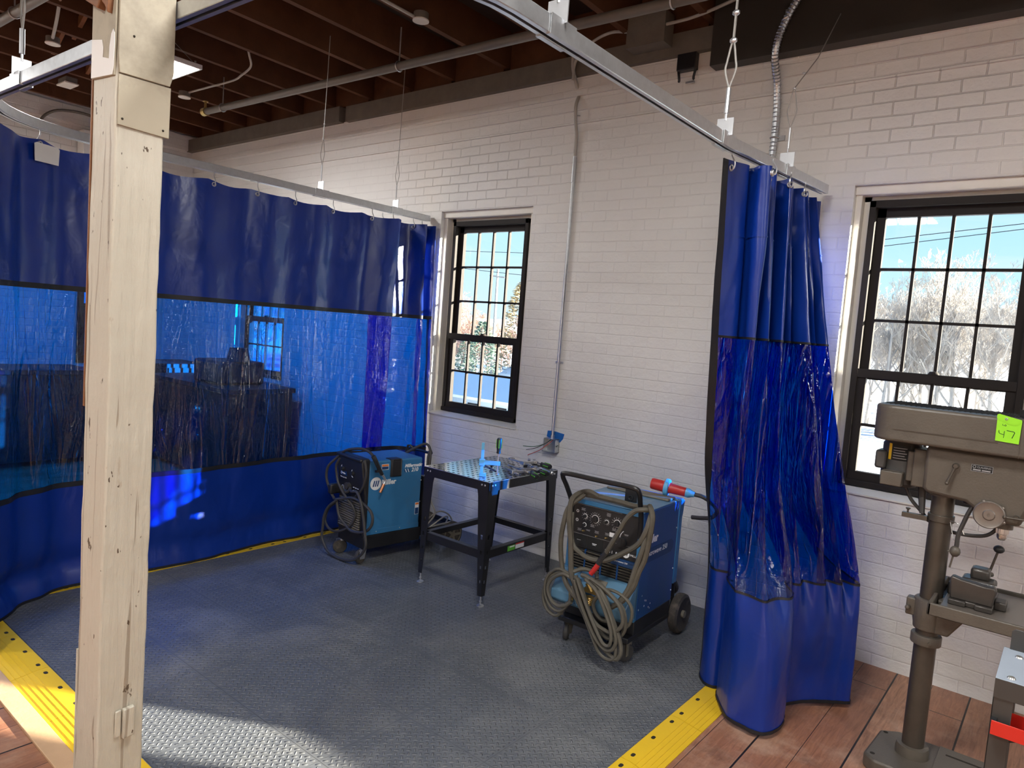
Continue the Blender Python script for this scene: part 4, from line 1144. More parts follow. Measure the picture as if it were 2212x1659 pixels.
o1 = MB(); o1.cyl((0, 0, .008), (0, 0, .022), .007, n=10); o1.lathe([(.007, .020), (.014, .022), (.014, .032), (0, .034)], (0, 0, 0), n=12); o1.build("knob", M['blackp'], t)

# ------------------------------------------------------------------ blue wire-feed welder (left)
wm = thing("wire_feed_welder", "smaller blue welder with black front panel on a cart by the long curtain", "welder", (-3.929, -1.194, 0), math.radians(-7))
b = MB(); b.box(-.17, .17, .012, .475, .235, .752); b.build("case", M['blue'], wm, bevel=.012)
b = MB(); b.box(.1695, .1725, .02, .47, .226, .262); b.build("case_lip", M['blue'], wm, bevel=.002)
b = MB(); b.prism([(-.012, .22), (.02, .22), (.02, .765), (.005, .775), (-.035, .772), (-.048, .74), (-.02, .56), (-.008, .50)], (-.175, 0, 0), (0, 1, 0), (0, 0, 1), (.35, 0, 0)); fp = b.build("front_panel", M['blackp'], wm, bevel=.010)
b = MB(); b.box(-.165, .165, -.058, -.02, .745, .775); b.build("top_lip", M['blackp'], fp, bevel=.012)
b = MB()
for k in range(13):
    z = .245 + k * .0165
    b.box(-.135, .135, -.027, -.010, z, z + .009)
b.build("louver", M['caster'], wm, bevel=.002)
b = MB(); b.box(-.15, .15, -.0145, -.009, .235, .475); b.build("grille_recess", M['slot'], wm)
def panel(z0, z1, y0, y1):
    return None
FN = Vector((0, -.99, .12)).normalized()
def onfront(x, z):                                     # point on the sloping control face
    f = (z - .56) / (.74 - .56)
    return Vector((x, -.0205 - .028 * f, z))
b = MB()
for (x, z, R) in ((-.075, .665, .034), (.06, .655, .032)):
    b.ring(onfront(x, z) + FN * .003, FN, R, .0028, 18, 5, 0, -1.2, 1.4)
b.build("dial_scale", M['decalw'], fp)
for (x, z) in ((-.085, .66), (.045, .65)):
    b = MB(); b.lathe([(.017, 0), (.015, .018), (.0, .018)], onfront(x, z) + FN * .002, FN, 14); b.build("knob", M['blackp'], wm)
b = MB()
p = onfront(-.125, .612) + FN * .002; up = Vector((0, -.15, .99)).normalized()
b.prism([(0, 0), (.085, 0), (.085, .032), (0, .032)], p, (1, 0, 0), up, FN * .002, 1)
b.text("Miller", p + Vector((.032, 0, .010)) + FN * .004, (1, 0, 0), up, .017, 0, bold=.0004)
b.ring(p + Vector((.016, 0, .016)) + FN * .004, FN, .009, .002, 14, 5, 0)
b.text("Millermatic 210", p + Vector((0, 0, -.018)) + FN * .002, (1, 0, 0), up, .013, 0)
b.build("brand_print", [M['decalw'], M['navy']], fp)
b = MB()
for i in range(3):
    for k in range(2): b.box(.03 + .028 * i, .045 + .028 * i, -.0225, -.018, .545 - .022 * k, .549 - .022 * k, 0)
b.build("button_print", M['decalw'], fp)
b = MB()
b.text("Miller", (-.085, -.0225, .49), (1, 0, 0), (0, 0, 1), .028, 0, bold=.0006)
b.lathe([(0, 0), (.020, 0), (.020, .002), (0, .002)], (-.11, -.018, .515), (0, -1, 0), 18, 0)
b.build("front_print", [M['decalw'], M['navy']], fp)
b = MB(); b.ring((-.02, -.045, .545), (0.25, -.9, .2), .042, .012, 18, 8, 0, 0, PI); b.cyl((-.02, -.012, .545), (-.02, -.05, .548), .026, n=16); b.build("gun_socket", M['rubber'], wm)
b = MB(); b.box(-.20, -.155, -.09, .0, .46, .535); b.build("side_bracket", M['blackp'], wm, bevel=.012)
# right side of the case
b = MB(); X = .1705; U = Vector((0, 1, 0)); V = Vector((0, 0, 1))
def sd(y, z): return Vector((X, y, z))
b.lathe([(0, 0), (.046, 0), (.046, .0012), (0, .0012)], sd(.075, .592), (1, 0, 0), 28, 0)
for i in range(3):
    y = .053 + .017 * i
    b.prism([(0, 0), (.010, 0), (.020, .042), (.010, .042)], sd(y - .004, .571) + Vector((.0014, 0, 0)), U, V, (.0006, 0, 0), 1)
b.text("Miller", sd(.125, .578), U, V, .052, 0, bold=.0016)
b.build("brand_lettering", [M['decalw'], M['navy'], M['decalo']], wm, smooth=False)
b = MB()
b.text("Millermatic", sd(.315, .688), U, V, .034, 0, shear=.25, bold=.0010)
b.text("210", sd(.375, .653), U, V, .040, 0, shear=.2, bold=.0012)
for i in range(5): b.prism([(0, 0), (.006, 0), (-.006, .026), (-.012, .026)], sd(.318 + .011 * i, .651), U, V, (.0008, 0, 0), 0 if i % 2 else 1)
b.build("model_lettering", [M['decalw'], M['navy'], M['decalo']], wm, smooth=False)
b = MB()
b.box(X, X + .001, .115, .175, .685, .726, 0); b.box(X, X + .0014, .118, .172, .710, .723, 2); b.box(X, X + .0014, .118, .172, .688, .708, 1)
b.build("warning_label", [M['decalw'], M['navy'], M['decalo']], wm, smooth=False)
b = MB()
b.box(X, X + .001, .428, .462, .325, .415, 0); b.box(X, X + .0014, .430, .460, .398, .412, 2); b.box(X, X + .0014, .430, .460, .328, .375, 1)
b.build("warning_label", [M['decalw'], M['navy'], M['decalo']], wm, smooth=False)
b = MB(); b.box(.10, .176, .19, .285, .735, .757); b.box(.168, .181, .19, .285, .63, .745); b.box(.168, .186, .195, .205, .635, .757); b.box(.168, .186, .27, .28, .635, .757); b.build("door_latch", M['blackp'], wm, bevel=.006)
b = MB()
for (y, z) in ((.468, .58), (.468, .42), (.10, .245), (.30, .245)): b.ball((.171, y, z), .005, 8)
b.build("screw", M['zinc'], wm)
b = MB(); b.box(-.17, .17, .0, .49, .125, .222); b.box(-.16, .16, .49, .86, .15, .165); b.box(-.16, -.15, .49, .86, .15, .20); b.box(.15, .16, .49, .86, .15, .20); b.box(-.16, .16, .85, .86, .15, .20); b.build("cart_base", M['black'], wm, bevel=.004)
b = MB(); b.box(-.16, .16, .50, .53, .165, .60); b.tube([(-.14, .54, .165), (-.14, .545, .74), (-.10, .60, .755), (.10, .60, .755), (.14, .545, .74), (.14, .54, .165)], .010, 8, 0, 4); b.build("cylinder_rack", M['black'], wm)
b = MB()
for pts in ([(.10, .50, .55), (.15, .56, .52), (.14, .60, .40), (.16, .63, .30), (.12, .58, .20)], [(.13, .60, .185), (.165, .70, .26), (.11, .80, .24), (.14, .74, .19), (.15, .62, .20), (.16, .78, .215), (.12, .84, .20)],
            [(.05, .60, .19), (.15, .66, .31), (.165, .76, .28), (.15, .83, .19)]): b.tube(pts, .0065, 7, 0, 6)
b.build("power_cord", M['wire'], wm)
b = MB(); b.tube([(-.02, .46, .752), (.04, .50, .80), (.10, .545, .835), (.145, .555, .80), (.165, .545, .72), (.165, .53, .55)], .010, 8, 0, 6); b.build("gas_hose", M['rubber'], wm)
b = MB()
for k in range(9): b.box(.03 + .012 * (k % 3), .045 + .012 * (k % 3) + .05, .492, .56 + .008 * (k % 4), .215 + k * .024, .232 + k * .024)
b.build("rear_connectors", M['caster'], wm)
for sx in (-1, 1):
    cx_, cy_ = sx * .135, .055 if sx > 0 else .05
    c = MB(); c.lathe([(.018, -.014), (.048, -.013), (.052, -.006), (.052, .006), (.048, .013), (.018, .014)], (cx_ + sx * .0, cy_ - .05, .072), (1, .35 * sx, 0), 20); co_ = c.build("caster", M['tire'], wm)
    f = MB(); f.prism([(-.018, -.02), (.018, -.02), (.03, .05), (-.03, .05)], (cx_ + sx * .019 - .001, cy_ - .045, .075), (0, 1, 0), (0, 0, 1), (.003, 0, 0)); f.cyl((cx_, cy_ - .035, .115), (cx_, cy_ - .035, .128), .022, n=12); f.build("caster_fork", M['zinc'], co_)
    w = MB(); w.lathe([(.02, -.022), (.088, -.022), (.100, -.014), (.100, .014), (.088, .022), (.02, .022)], (sx * .165, .80, .120), (1, 0, 0), 28); wo = w.build("rear_wheel", M['tire'], wm)
    h = MB(); 
    for k in range(5):
        a = k * 2 * PI / 5
        h.bar((sx * .165 + .024, .80 + .02 * math.cos(a), .12 + .02 * math.sin(a)), (sx * .165 + .024, .80 + .072 * math.cos(a), .12 + .072 * math.sin(a)), .018, .006, 0, (1, 0, 0))
    h.lathe([(0, -.028), (.022, -.028), (.022, .028), (0, .028)], (sx * .165, .80, .12), (1, 0, 0), 14); h.ring((sx * .165 + .022, .80, .12), (1, 0, 0), .078, .004, 26, 6); h.build("hub", M['caster'], wo)

gn = thing("welding_gun", "black welding gun with copper nozzle and cable draped over the smaller blue welder", "welding gun", (-3.72, -1.2, .8))
b = MB()
b.tube([(-4.075, -1.24, 0.428), (-4.123, -1.24, 0.473), (-4.168, -1.25, 0.565), (-4.157, -1.25, 0.651), (-4.101, -1.23, 0.717), (-4.019, -1.22, 0.785), (-3.937, -1.22, 0.815), (-3.83, -1.22, 0.834), (-3.748, -1.22, 0.827), (-3.70, -1.222, 0.806)], .010, 8, 0, 6)
b.tube([(-3.90, -1.24, .53), (-3.847, -1.27, 0.532), (-3.79, -1.27, 0.538), (-3.727, -1.28, 0.472), (-3.694, -1.28, 0.374), (-3.669, -1.28, 0.274), (-3.654, -1.28, 0.199), (-3.688, -1.28, 0.132), (-3.764, -1.28, 0.072), (-3.852, -1.28, 0.042), (-3.963, -1.28, 0.034), (-4.071, -1.28, 0.055), (-4.142, -1.28, 0.13), (-4.14, -1.28, 0.214), (-4.13, -1.28, 0.301), (-4.083, -1.28, 0.378), (-4.009, -1.27, 0.438)], .010, 8, 0, 6)
b.tube([(-4.075, -1.24, .428), (-4.031, -1.26, 0.437), (-3.964, -1.26, 0.457), (-3.864, -1.265, 0.484), (-3.798, -1.265, 0.487), (-3.731, -1.26, 0.47), (-3.663, -1.25, 0.432), (-3.635, -1.25, 0.386), (-3.646, -1.25, 0.331), (-3.698, -1.25, 0.281), (-3.777, -1.25, 0.254), (-3.86, -1.25, 0.247), (-3.922, -1.25, 0.276), (-3.977, -1.26, 0.318), (-4.009, -1.26, 0.382), (-4.022, -1.26, 0.434)], .010, 8, 0, 6)
b.tube([(-4.026, -1.25, 0.421), (-4.117, -1.25, 0.356), (-4.155, -1.25, 0.28), (-4.142, -1.25, 0.227), (-4.076, -1.25, 0.198), (-3.973, -1.25, 0.218), (-3.875, -1.245, 0.28), (-3.832, -1.24, 0.355), (-3.846, -1.25, 0.416), (-3.892, -1.26, 0.46), (-3.947, -1.27, 0.509), (-4.004, -1.27, 0.568), (-4.026, -1.27, 0.624), (-4.024, -1.28, 0.69), (-3.994, -1.275, 0.745)], .009, 8, 0, 6)
b.tube([(-3.734, -1.265, 0.775), (-3.715, -1.262, 0.682), (-3.75, -1.255, 0.585), (-3.794, -1.25, 0.528), (-3.84, -1.245, 0.492)], .009, 8, 0, 6)
b.build("cable", M['rubber'], gn, world=True)
b = MB(); b.tube([(-3.70, -1.222, .806), (-3.69, -1.205, .77), (-3.69, -1.175, .72), (-3.69, -1.142, .670)], .017, 10, 0, 4, taper=.014); b.box(-3.70, -3.68, -1.20, -1.155, .69, .705); b.build("gun_handle", M['blackp'], gn, world=True)
b = MB(); b.tube([(-3.69, -1.142, .670), (-3.69, -1.124, .652), (-3.69, -1.110, .623), (-3.69, -1.122, .592)], .008, 10, 0, 5); b.build("gun_neck", M['zinc'], gn, world=True)
b = MB(); b.cyl((-3.69, -1.120, .598), (-3.69, -1.150, .542), .012, .010, n=14); b.build("nozzle", M['copper'], gn, world=True)

# ------------------------------------------------------------------ big blue tig welder (right)
tw = thing("tig_welder", "bigger dark blue welder with push handle and dial panel by the gathered curtain", "welder", (-1.915, -1.085, 0), math.radians(2.0))
b = MB(); b.box(-.225, .225, .01, .46, .245, .835); b.build("case", M['dblue'], tw, bevel=.008)
b = MB(); b.box(-.228, .228, .46, .51, .34, .842); b.prism([(.46, .842), (.53, .83), (.515, .74), (.46, .70)], (-.228, 0, 0), (0, 1, 0), (0, 0, 1), (.456, 0, 0)); b.build("rear_cap", M['blue'], tw, bevel=.006)
b = MB(); b.box(-.222, .222, .015, .455, .833, .838); b.build("top_cover", M['bluetop'], tw, bevel=.003)
b = MB(); b.box(-.20, .20, .35, .45, .838, .852); b.build("lift_cover", M['caster'], tw, bevel=.006)
b = MB(); b.prism([(-.035, 0), (.035, 0), (.035, .075), (-.035, .075)], (.06, .16, .838), (1, .15, 0), (0, 0, 1), (0, .004, 0)); b.ring((.06, .158, .862), (0, 1, 0), .013, .005, 12, 6); b.build("lifting_eye", M['black'], tw, bevel=.002)
b = MB(); b.box(-.225, -.205, -.012, .012, .245, .835); b.box(.205, .225, -.012, .012, .245, .835); b.box(-.225, .225, -.014, .012, .812, .838); b.build("front_frame", M['blue'], tw, bevel=.003)
b = MB(); b.box(-.205, .205, -.004, .010, .565, .812); fp2 = b.build("control_panel", M['blackp'], tw, bevel=.002)
YF2 = -.0045
b = MB(); UX, UZ = Vector((1, 0, 0)), Vector((0, 0, 1)); N2 = (0, -1, 0)
def dial(x, z, R, ticks, kn=True):
    b.ring((x, YF2, z), N2, R, .0016, 20, 5, 0)
    for k in range(ticks):
        a = 2 * PI * k / ticks
        b.bar((x + 1.25 * R * math.cos(a), YF2, z + 1.25 * R * math.sin(a)), (x + 1.75 * R * math.cos(a), YF2, z + 1.75 * R * math.sin(a)), .002, .0016, 2, N2)
DL = ((-.125, .745, .013, 10), (-.06, .742, .022, 18), (.012, .742, .011, 12), (.075, .748, .020, 14), (-.125, .697, .011, 0), (-.175, .715, .006, 14), (-.175, .765, .006, 10))
for d in DL: dial(*d)
for (x, z, n_) in ((-.155, .668, 3), (-.10, .672, 2), (-.045, .676, 3), (.02, .68, 3), (.09, .70, 2), (.135, .70, 2), (-.14, .785, 3), (-.075, .705, 3), (.06, .715, 3), (.02, .79, 4)):   # print too small to read
    for k in range(n_): b.box(x - .012 + .002 * (k % 2), x + .014 - .003 * (k % 2), YF2 - .0006, YF2, z - .005 * k, z - .005 * k + .0024, 2)
b.box(.035, .082, YF2 - .001, YF2, .668, .692, 0)
for a in range(3): b.ring((.15, YF2, .675), N2, .052, .0022, 16, 5, 0, -.9, .9) if a == 0 else None
b.box(-.203, .203, YF2 - .0006, YF2, .640, .6415, 2); b.box(-.203, -.202, YF2 - .0006, YF2, .64, .81, 2); b.box(-.203, .10, YF2 - .0006, YF2, .8065, .808, 2)
b.box(-.195, -.105, YF2 - .001, YF2, .575, .635, 3); b.box(-.098, .0, YF2 - .001, YF2, .572, .635, 3)
b.box(-.165, -.14, YF2 - .0016, YF2, .604, .607, 2); b.box(-.066, -.038, YF2 - .0016, YF2, .602, .606, 0); b.box(-.064, -.044, YF2 - .0016, YF2, .596, .599, 0)
b.lathe([(0, 0), (.022, 0), (.022, .001), (0, .001)], (.142, YF2, .598), N2, 20, 0)
for i in range(3): b.prism([(0, 0), (.004, 0), (.009, .018), (.005, .018)], (.130 + .008 * i, YF2 - .0012, .589), UX, UZ, (0, -.0006, 0), 3)
b.text("MILLER", (.168, YF2, .592), UX, UZ, .016, 0)
for i, s_ in enumerate("2 11 8"): b.text(s_, (.015 + .013 * i, YF2, .580), UX, UZ, .020, 0, bold=.0004)
b.build("panel_print", [M['decalw'], M['decalo'], M['decalg'], M['slot']], fp2, smooth=False)
for (x, z, R) in ((-.06, .742, .018), (.075, .748, .016), (-.125, .745, .010), (.012, .742, .009), (-.125, .697, .009), (.115, .655, .030)):
    b = MB(); b.lathe([(R, 0), (R * .9, .016), (0, .017)], (x, -.004, z), N2, 16); b.box(x - .002, x + .002, -.0225, -.018, z - R * .8, z + R * .8); b.build("dial_knob", M['blackp'], tw)
b = MB()
for (x, z) in ((-.125, .662), (-.04, .650), (.02, .655)): b.cyl((x, -.004, z), (x, -.022, z + .004), .004, n=8)
b.build("toggle_switch", M['brass'], tw)
b = MB(); b.box(-.205, .205, -.002, .010, .445, .562); b.build("louver_panel", M['slot'], tw)
b = MB()
for k in range(7):
    z = .452 + k * .0155
    for c in range(4): 
        x0 = -.20 + c * .102
        b.add([(x0, -.004, z), (x0 + .092, -.004, z), (x0 + .092, -.014, z + .006), (x0, -.014, z + .006), (x0, -.004, z + .008), (x0 + .092, -.004, z + .008)], [(0, 1, 2, 3), (3, 2, 5, 4)])
b.build("louver", M['sleeve'], tw, smooth=False)
for c in range(1, 4):
    b = MB(); b.box(-.2085 + c * .102, -.2005 + c * .102, -.012, 0, .446, .562); b.build("louver_rib", M['dblue'], tw)
b = MB(); b.box(.06, .205, -.0128, 0, .528, .564); b.build("model_plate", M['navy'], tw)
b = MB(); b.text("Syncrowave 250", (.075, -.0135, .546), UX, UZ, .013, 0); b.build("model_lettering", M['decalw'], tw)
b = MB(); b.prism([(.01, .445), (-.03, .44), (-.125, .335), (-.125, .285), (-.10, .262), (.01, .262)], (-.235, 0, 0), (0, 1, 0), (0, 0, 1), (.46, 0, 0)); b.build("front_apron", M['ltblue'], tw, bevel=.006)
b = MB(); b.prism([(0, 0), (.10, 0), (.10, .065), (0, .065)], (-.03, -.0415, .431), (1, 0, 0), (0, -.66, -.75), (0, -.0008, .0006)); b.build("worn_label", M['caster'], tw)
b = MB(); b.box(-.05, .05, -.15, -.10, .325, .355); b.cyl((-.09, -.14, .31), (-.09, -.15, .36), .013, n=12); b.cyl((.08, -.105, .365), (.08, -.125, .372), .012, n=10); b.build("output_terminal", M['brass'], tw, bevel=.003)
b = MB(); X2 = .2262
b.text("Miller", (X2, .055, .655), U, V, .062, 0, bold=.0022)
b.build("brand_lettering", M['decalw'], tw, smooth=False)
b = MB()
b.prism([(.0, .0), (.37, .0), (.40, .02), (.40, .055), (.37, .075), (.0, .075)], (X2, .015, .55), U, V, (.0008, 0, 0), 1)
b.text("Syncrowave 250", (X2 + .001, .05, .585), U, V, .042, 0, shear=.12)
b.build("model_lettering", [M['decalw'], M['navy'], M['ltblue']], tw, smooth=False)
b = MB()
for (y, z) in ((.06, .37), (.10, .335), (.115, .33), (.095, .305), (.17, .30), (.15, .285), (.165, .275), (.03, .30)): b.prism([(0, 0), (.004, 0), (.005, .008), (.001, .009)], (X2, y, z), U, V, (.0006, 0, 0), 0)
b.build("paint_speck", [M['decalw'], M['navy'], M['ltblue']], tw, smooth=False)
b = MB()
for (y, z) in ((.44, .44), (.44, .31), (.44, .68)): b.ball((.226, y, z), .005, 8)
b.build("screw", M['zinc'], tw)
b = MB(); b.box(-.22, .22, -.05, .62, .135, .165); b.box(-.22, .22, .01, .46, .165, .245); b.box(-.20, .20, .46, .62, .165, .18); b.build("cart_base", M['black'], tw, bevel=.005)
b = MB(); hb = [(-.215, -.006, .70), (-.215, -.01, .80), (-.225, -.06, .90), (-.232, -.10, .962), (-.20, -.115, .985), (0, -.115, .985), (.20, -.115, .985), (.232, -.10, .962), (.225, -.06, .90), (.215, -.01, .80), (.215, -.006, .70)]
b.tube(hb, .0135, 10, 0, 5); b.build("push_handle", M['black'], tw)
b = MB(); b.tube([(.20, .545, .16), (.19, .54, .55), (.17, .53, .74)], .010, 8, 0, 3); b.tube([(-.20, .545, .16), (-.19, .54, .55), (-.17, .53, .74)], .010, 8, 0, 3); b.box(-.19, .19, .535, .545, .52, .54); b.build("cylinder_rack", M['black'], tw)
b = MB(); b.tube([(.18, .50, .36), (.20, .55, .32), (.19, .60, .26), (.12, .60, .20)], .016, 8, 0, 5); b.build("hose_end", M['rubber'], tw)
for sx in (-1, 1):
    cx_, cy_ = sx * .185, -.005
    c = MB(); c.lathe([(.02, -.016), (.046, -.016), (.052, -.008), (.052, .008), (.046, .016), (.02, .016)], (cx_, cy_, .072), (1, .5 if sx < 0 else -.6, 0), 22); co_ = c.build("caster", M['rubber'], tw)
    f = MB(); f.prism([(-.02, -.02), (.02, -.02), (.034, .055), (-.026, .055)], (cx_ + .019, cy_ + .005, .075), (0, 1, 0), (0, 0, 1), (.003, 0, 0)); f.cyl((cx_, cy_ + .01, .12), (cx_, cy_ + .01, .136), .026, n=12); f.build("caster_fork", M['caster'], co_)
    w = MB(); w.lathe([(.03, -.03), (.100, -.030), (.115, -.02), (.118, 0), (.115, .02), (.100, .030), (.085, .024), (.03, .018)], (sx * .238, .575, .138), (1, 0, 0), 32); wo = w.build("rear_wheel", M['tire'], tw)
    h = MB(); h.lathe([(0, -.034), (.022, -.034), (.022, .034), (0, .034)], (sx * .238, .575, .138), (1, 0, 0), 14); h.build("hub", M['caster'], wo)

# leads hung on the tig welder
tl = thing("torch_lead", "dusty sleeved torch lead with red tip draped over the bigger welder's handle and dials", "cable", (-1.8, -1.21, .8))
b = MB()
b.tube([(-2.05, -1.09, .865), (-1.98, -1.065, .862), (-1.86, -1.055, .860), (-1.75, -1.06, .858), (-1.66, -1.09, .875), (-1.62, -1.16, .90), (-1.588, -1.19, 0.872), (-1.58, -1.2, 0.832), (-1.587, -1.2, 0.748), (-1.602, -1.2, 0.64), (-1.625, -1.21, 0.564), (-1.64, -1.22, 0.492), (-1.683, -1.235, 0.411), (-1.74, -1.25, .36)], .015, 8, 0, 6)
b.tube([(-1.98, -1.07, .866), (-2.04, -1.10, .885), (-2.076, -1.18, 0.85), (-2.067, -1.21, 0.743), (-2.045, -1.215, 0.637), (-2.026, -1.225, 0.53), (-2.008, -1.235, 0.46), (-1.981, -1.25, 0.43), (-1.922, -1.26, 0.366), (-1.872, -1.26, 0.29)], .015, 8, 0, 6)
b.tube([(-2.04, -1.12, .87), (-2.088, -1.19, 0.80), (-2.100, -1.215, 0.70), (-2.103, -1.22, 0.6), (-2.08, -1.225, 0.48), (-2.035, -1.24, 0.402), (-1.988, -1.255, 0.372), (-1.919, -1.26, 0.33)], .0145, 8, 0, 6)
b.build("sleeved_cable", M['sleeve'], tl, world=True)
b = MB()
b.tube([(-1.60, -1.17, .88), (-1.595, -1.20, 0.84), (-1.606, -1.21, 0.78), (-1.64, -1.21, 0.71), (-1.719, -1.20, 0.644), (-1.813, -1.2, 0.58), (-1.873, -1.2, 0.56), (-1.936, -1.2, 0.557), (-1.989, -1.2, 0.573), (-2.031, -1.2, 0.599), (-2.058, -1.195, 0.666), (-2.066, -1.19, 0.777)], .014, 8, 0, 6)
b.tube([(-1.61, -1.15, .88), (-1.635, -1.20, 0.888), (-1.677, -1.205, 0.872), (-1.723, -1.205, 0.821), (-1.762, -1.205, 0.741), (-1.796, -1.205, 0.672), (-1.83, -1.20, 0.606)], .013, 8, 0, 6)
b.tube([(-1.60, -1.18, .86), (-1.612, -1.21, .70), (-1.64, -1.22, .58), (-1.665, -1.23, .47), (-1.72, -1.24, .37)], .013, 8, 0, 6)
b.build("bare_cable", M['lead'], tl, world=True)
b = MB(); b.tube([(-1.825, -1.20, .615), (-1.85, -1.205, .57), (-1.862, -1.21, .545)], .017, 8, 0, 3); b.build("torch_body", M['blackp'], tl, world=True)
b = MB(); b.tube([(-1.858, -1.21, .55), (-1.877, -1.215, .516), (-1.897, -1.22, .485)], .014, 10, 0, 4); b.build("torch_tip", M['red'], tl, world=True)

gl = thing("ground_lead", "tangle of grey leads hanging in long loops in front of the bigger welder's apron", "cable", (-1.8, -1.26, .4))
b = MB()
for pts, r in (([(-2.036, -1.23, 0.436), (-2.068, -1.23, 0.445), (-2.124, -1.23, 0.422), (-2.173, -1.23, 0.358), (-2.184, -1.23, 0.278), (-2.155, -1.23, 0.218), (-2.102, -1.23, 0.196), (-2.059, -1.23, 0.221), (-2.037, -1.23, 0.27), (-1.989, -1.24, 0.315)], .0105),
               ([(-2.009, -1.24, 0.437), (-2.054, -1.245, 0.446), (-2.118, -1.245, 0.406), (-2.148, -1.245, 0.344), (-2.124, -1.245, 0.286), (-2.076, -1.245, 0.263), (-2.024, -1.245, 0.279), (-1.988, -1.245, 0.309)], .0105),
               ([(-1.962, -1.265, 0.469), (-1.928, -1.27, 0.384), (-1.868, -1.275, 0.296), (-1.811, -1.275, 0.225), (-1.764, -1.275, 0.158), (-1.713, -1.275, 0.125), (-1.669, -1.275, 0.115), (-1.649, -1.275, 0.155), (-1.657, -1.275, 0.206), (-1.683, -1.28, 0.268), (-1.722, -1.285, 0.343), (-1.756, -1.285, 0.404), (-1.801, -1.28, 0.45), (-1.878, -1.275, 0.482), (-1.921, -1.27, 0.484)], .0115),
               ([(-1.946, -1.255, 0.432), (-1.914, -1.255, 0.368), (-1.864, -1.255, 0.292), (-1.816, -1.25, 0.224), (-1.755, -1.25, 0.194), (-1.7, -1.25, 0.204), (-1.658, -1.25, 0.253), (-1.652, -1.25, 0.308), (-1.666, -1.26, 0.373), (-1.701, -1.265, 0.405), (-1.755, -1.265, 0.431), (-1.806, -1.265, 0.462), (-1.869, -1.26, 0.472)], .0115),
               ([(-1.81, -1.24, .405), (-1.834, -1.24, 0.383), (-1.854, -1.24, 0.34), (-1.838, -1.24, 0.298), (-1.794, -1.24, 0.272), (-1.75, -1.24, 0.28)], .0105),
               ([(-1.82, -1.25, .42), (-1.784, -1.25, 0.44), (-1.736, -1.245, 0.446), (-1.675, -1.24, 0.429), (-1.633, -1.24, 0.393), (-1.624, -1.24, 0.346), (-1.635, -1.24, 0.3), (-1.659, -1.24, 0.271)], .009),
               ([(-1.942, -1.275, 0.461), (-1.903, -1.28, 0.41), (-1.842, -1.285, 0.302), (-1.796, -1.285, 0.259), (-1.742, -1.285, 0.245), (-1.706, -1.285, 0.246), (-1.663, -1.285, 0.282), (-1.648, -1.285, 0.329), (-1.675, -1.29, 0.401), (-1.759, -1.285, 0.453), (-1.86, -1.28, 0.485)], .0105),
               ([(-1.952, -1.29, .455), (-1.905, -1.295, .36), (-1.845, -1.295, .262), (-1.79, -1.295, .19), (-1.735, -1.29, .150), (-1.69, -1.29, .165), (-1.675, -1.29, .22), (-1.70, -1.295, .30), (-1.745, -1.295, .38), (-1.80, -1.295, .44)], .0105),
               ([(-2.02, -1.235, .455), (-2.10, -1.24, .46), (-2.165, -1.24, .39), (-2.165, -1.24, .30), (-2.12, -1.24, .24), (-2.06, -1.24, .235), (-2.01, -1.24, .29), (-1.99, -1.245, .36)], .009),
               ([(-1.93, -1.30, .47), (-1.87, -1.305, .37), (-1.80, -1.305, .26), (-1.74, -1.305, .185), (-1.70, -1.305, .19), (-1.70, -1.305, .26), (-1.74, -1.31, .35), (-1.80, -1.31, .44), (-1.88, -1.30, .48)], .009),
               ([(-1.96, -1.28, .45), (-1.90, -1.29, .33), (-1.83, -1.29, .215), (-1.77, -1.285, .12), (-1.71, -1.28, .10), (-1.675, -1.28, .135), (-1.685, -1.285, .23)], .009),
               ([(-1.985, -1.25, .40), (-1.93, -1.265, .33), (-1.86, -1.27, .25), (-1.81, -1.265, .175), (-1.755, -1.26, .135)], .012),
               ([(-2.0, -1.23, .47), (-1.96, -1.20, .49), (-1.90, -1.17, .48), (-1.88, -1.18, .455)], .012)):
    b.tube(pts, r, 8, 0, 6)
b.build("lead_loops", M['lead'], gl, world=True)
b = MB(); b.cyl((-1.90, -1.235, .44), (-1.87, -1.235, .40), .016, n=12); b.box(-1.92, -1.80, -1.235, -1.215, .385, .41); b.cyl((-1.885, -1.235, .33), (-1.875, -1.235, .37), .018, n=10)
for k in range(5): b.ring((-1.885 + .002 * k, -1.235, .33 + .009 * k), (.2, 0, 1), .019, .003, 12, 5)
b.build("ground_clamp", M['brass'], gl, world=True)

pg = thing("power_plug", "red industrial plug with blue light painted on lying on top of the bigger blue welder", "plug", (-1.75, -.63, .89))
b = MB(); A0 = Vector((-1.885, -.64, .905)); A1 = Vector((-1.655, -.59, .882)); ax = (A1 - A0).normalized(); Lp = (A1 - A0).length
b.lathe([(.024, .003), (.031, 0), (.033, .01), (.033, .07), (.037, .074), (.037, .086)], A0, ax, 20); b.lathe([(0, .012), (.024, .012), (.024, .003)], A0, ax, 20); b.build("pin_sleeve", M['red'], pg, world=True)
b = MB(); b.lathe([(.046, .080), (.050, .084), (.050, .100), (.046, .106), (.034, .108)], A0, ax, 24); b.build("locking_ring", M['ltsky'], pg, world=True)  # blue paints the curtain-tinted sun onto the red plug
b = MB(); b.lathe([(.034, .104), (.030, .12), (.027, .18), (.027, .205), (.024, .21)], A0, ax, 20); b.build("grip", M['red'], pg, world=True)
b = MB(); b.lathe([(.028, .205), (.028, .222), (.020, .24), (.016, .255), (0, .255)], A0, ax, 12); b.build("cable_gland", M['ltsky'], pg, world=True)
b = MB()
for k in range(4):
    a = k * PI / 2 + .4; v_ = ax.orthogonal().normalized(); w_ = ax.cross(v_); c = A0 + v_ * (.013 * math.cos(a)) + w_ * (.013 * math.sin(a)); b.cyl(c + ax * .012, c - ax * .004, .004, n=8)
b.build("pin", M['brass'], pg, world=True)
E2 = A0 + ax * .25
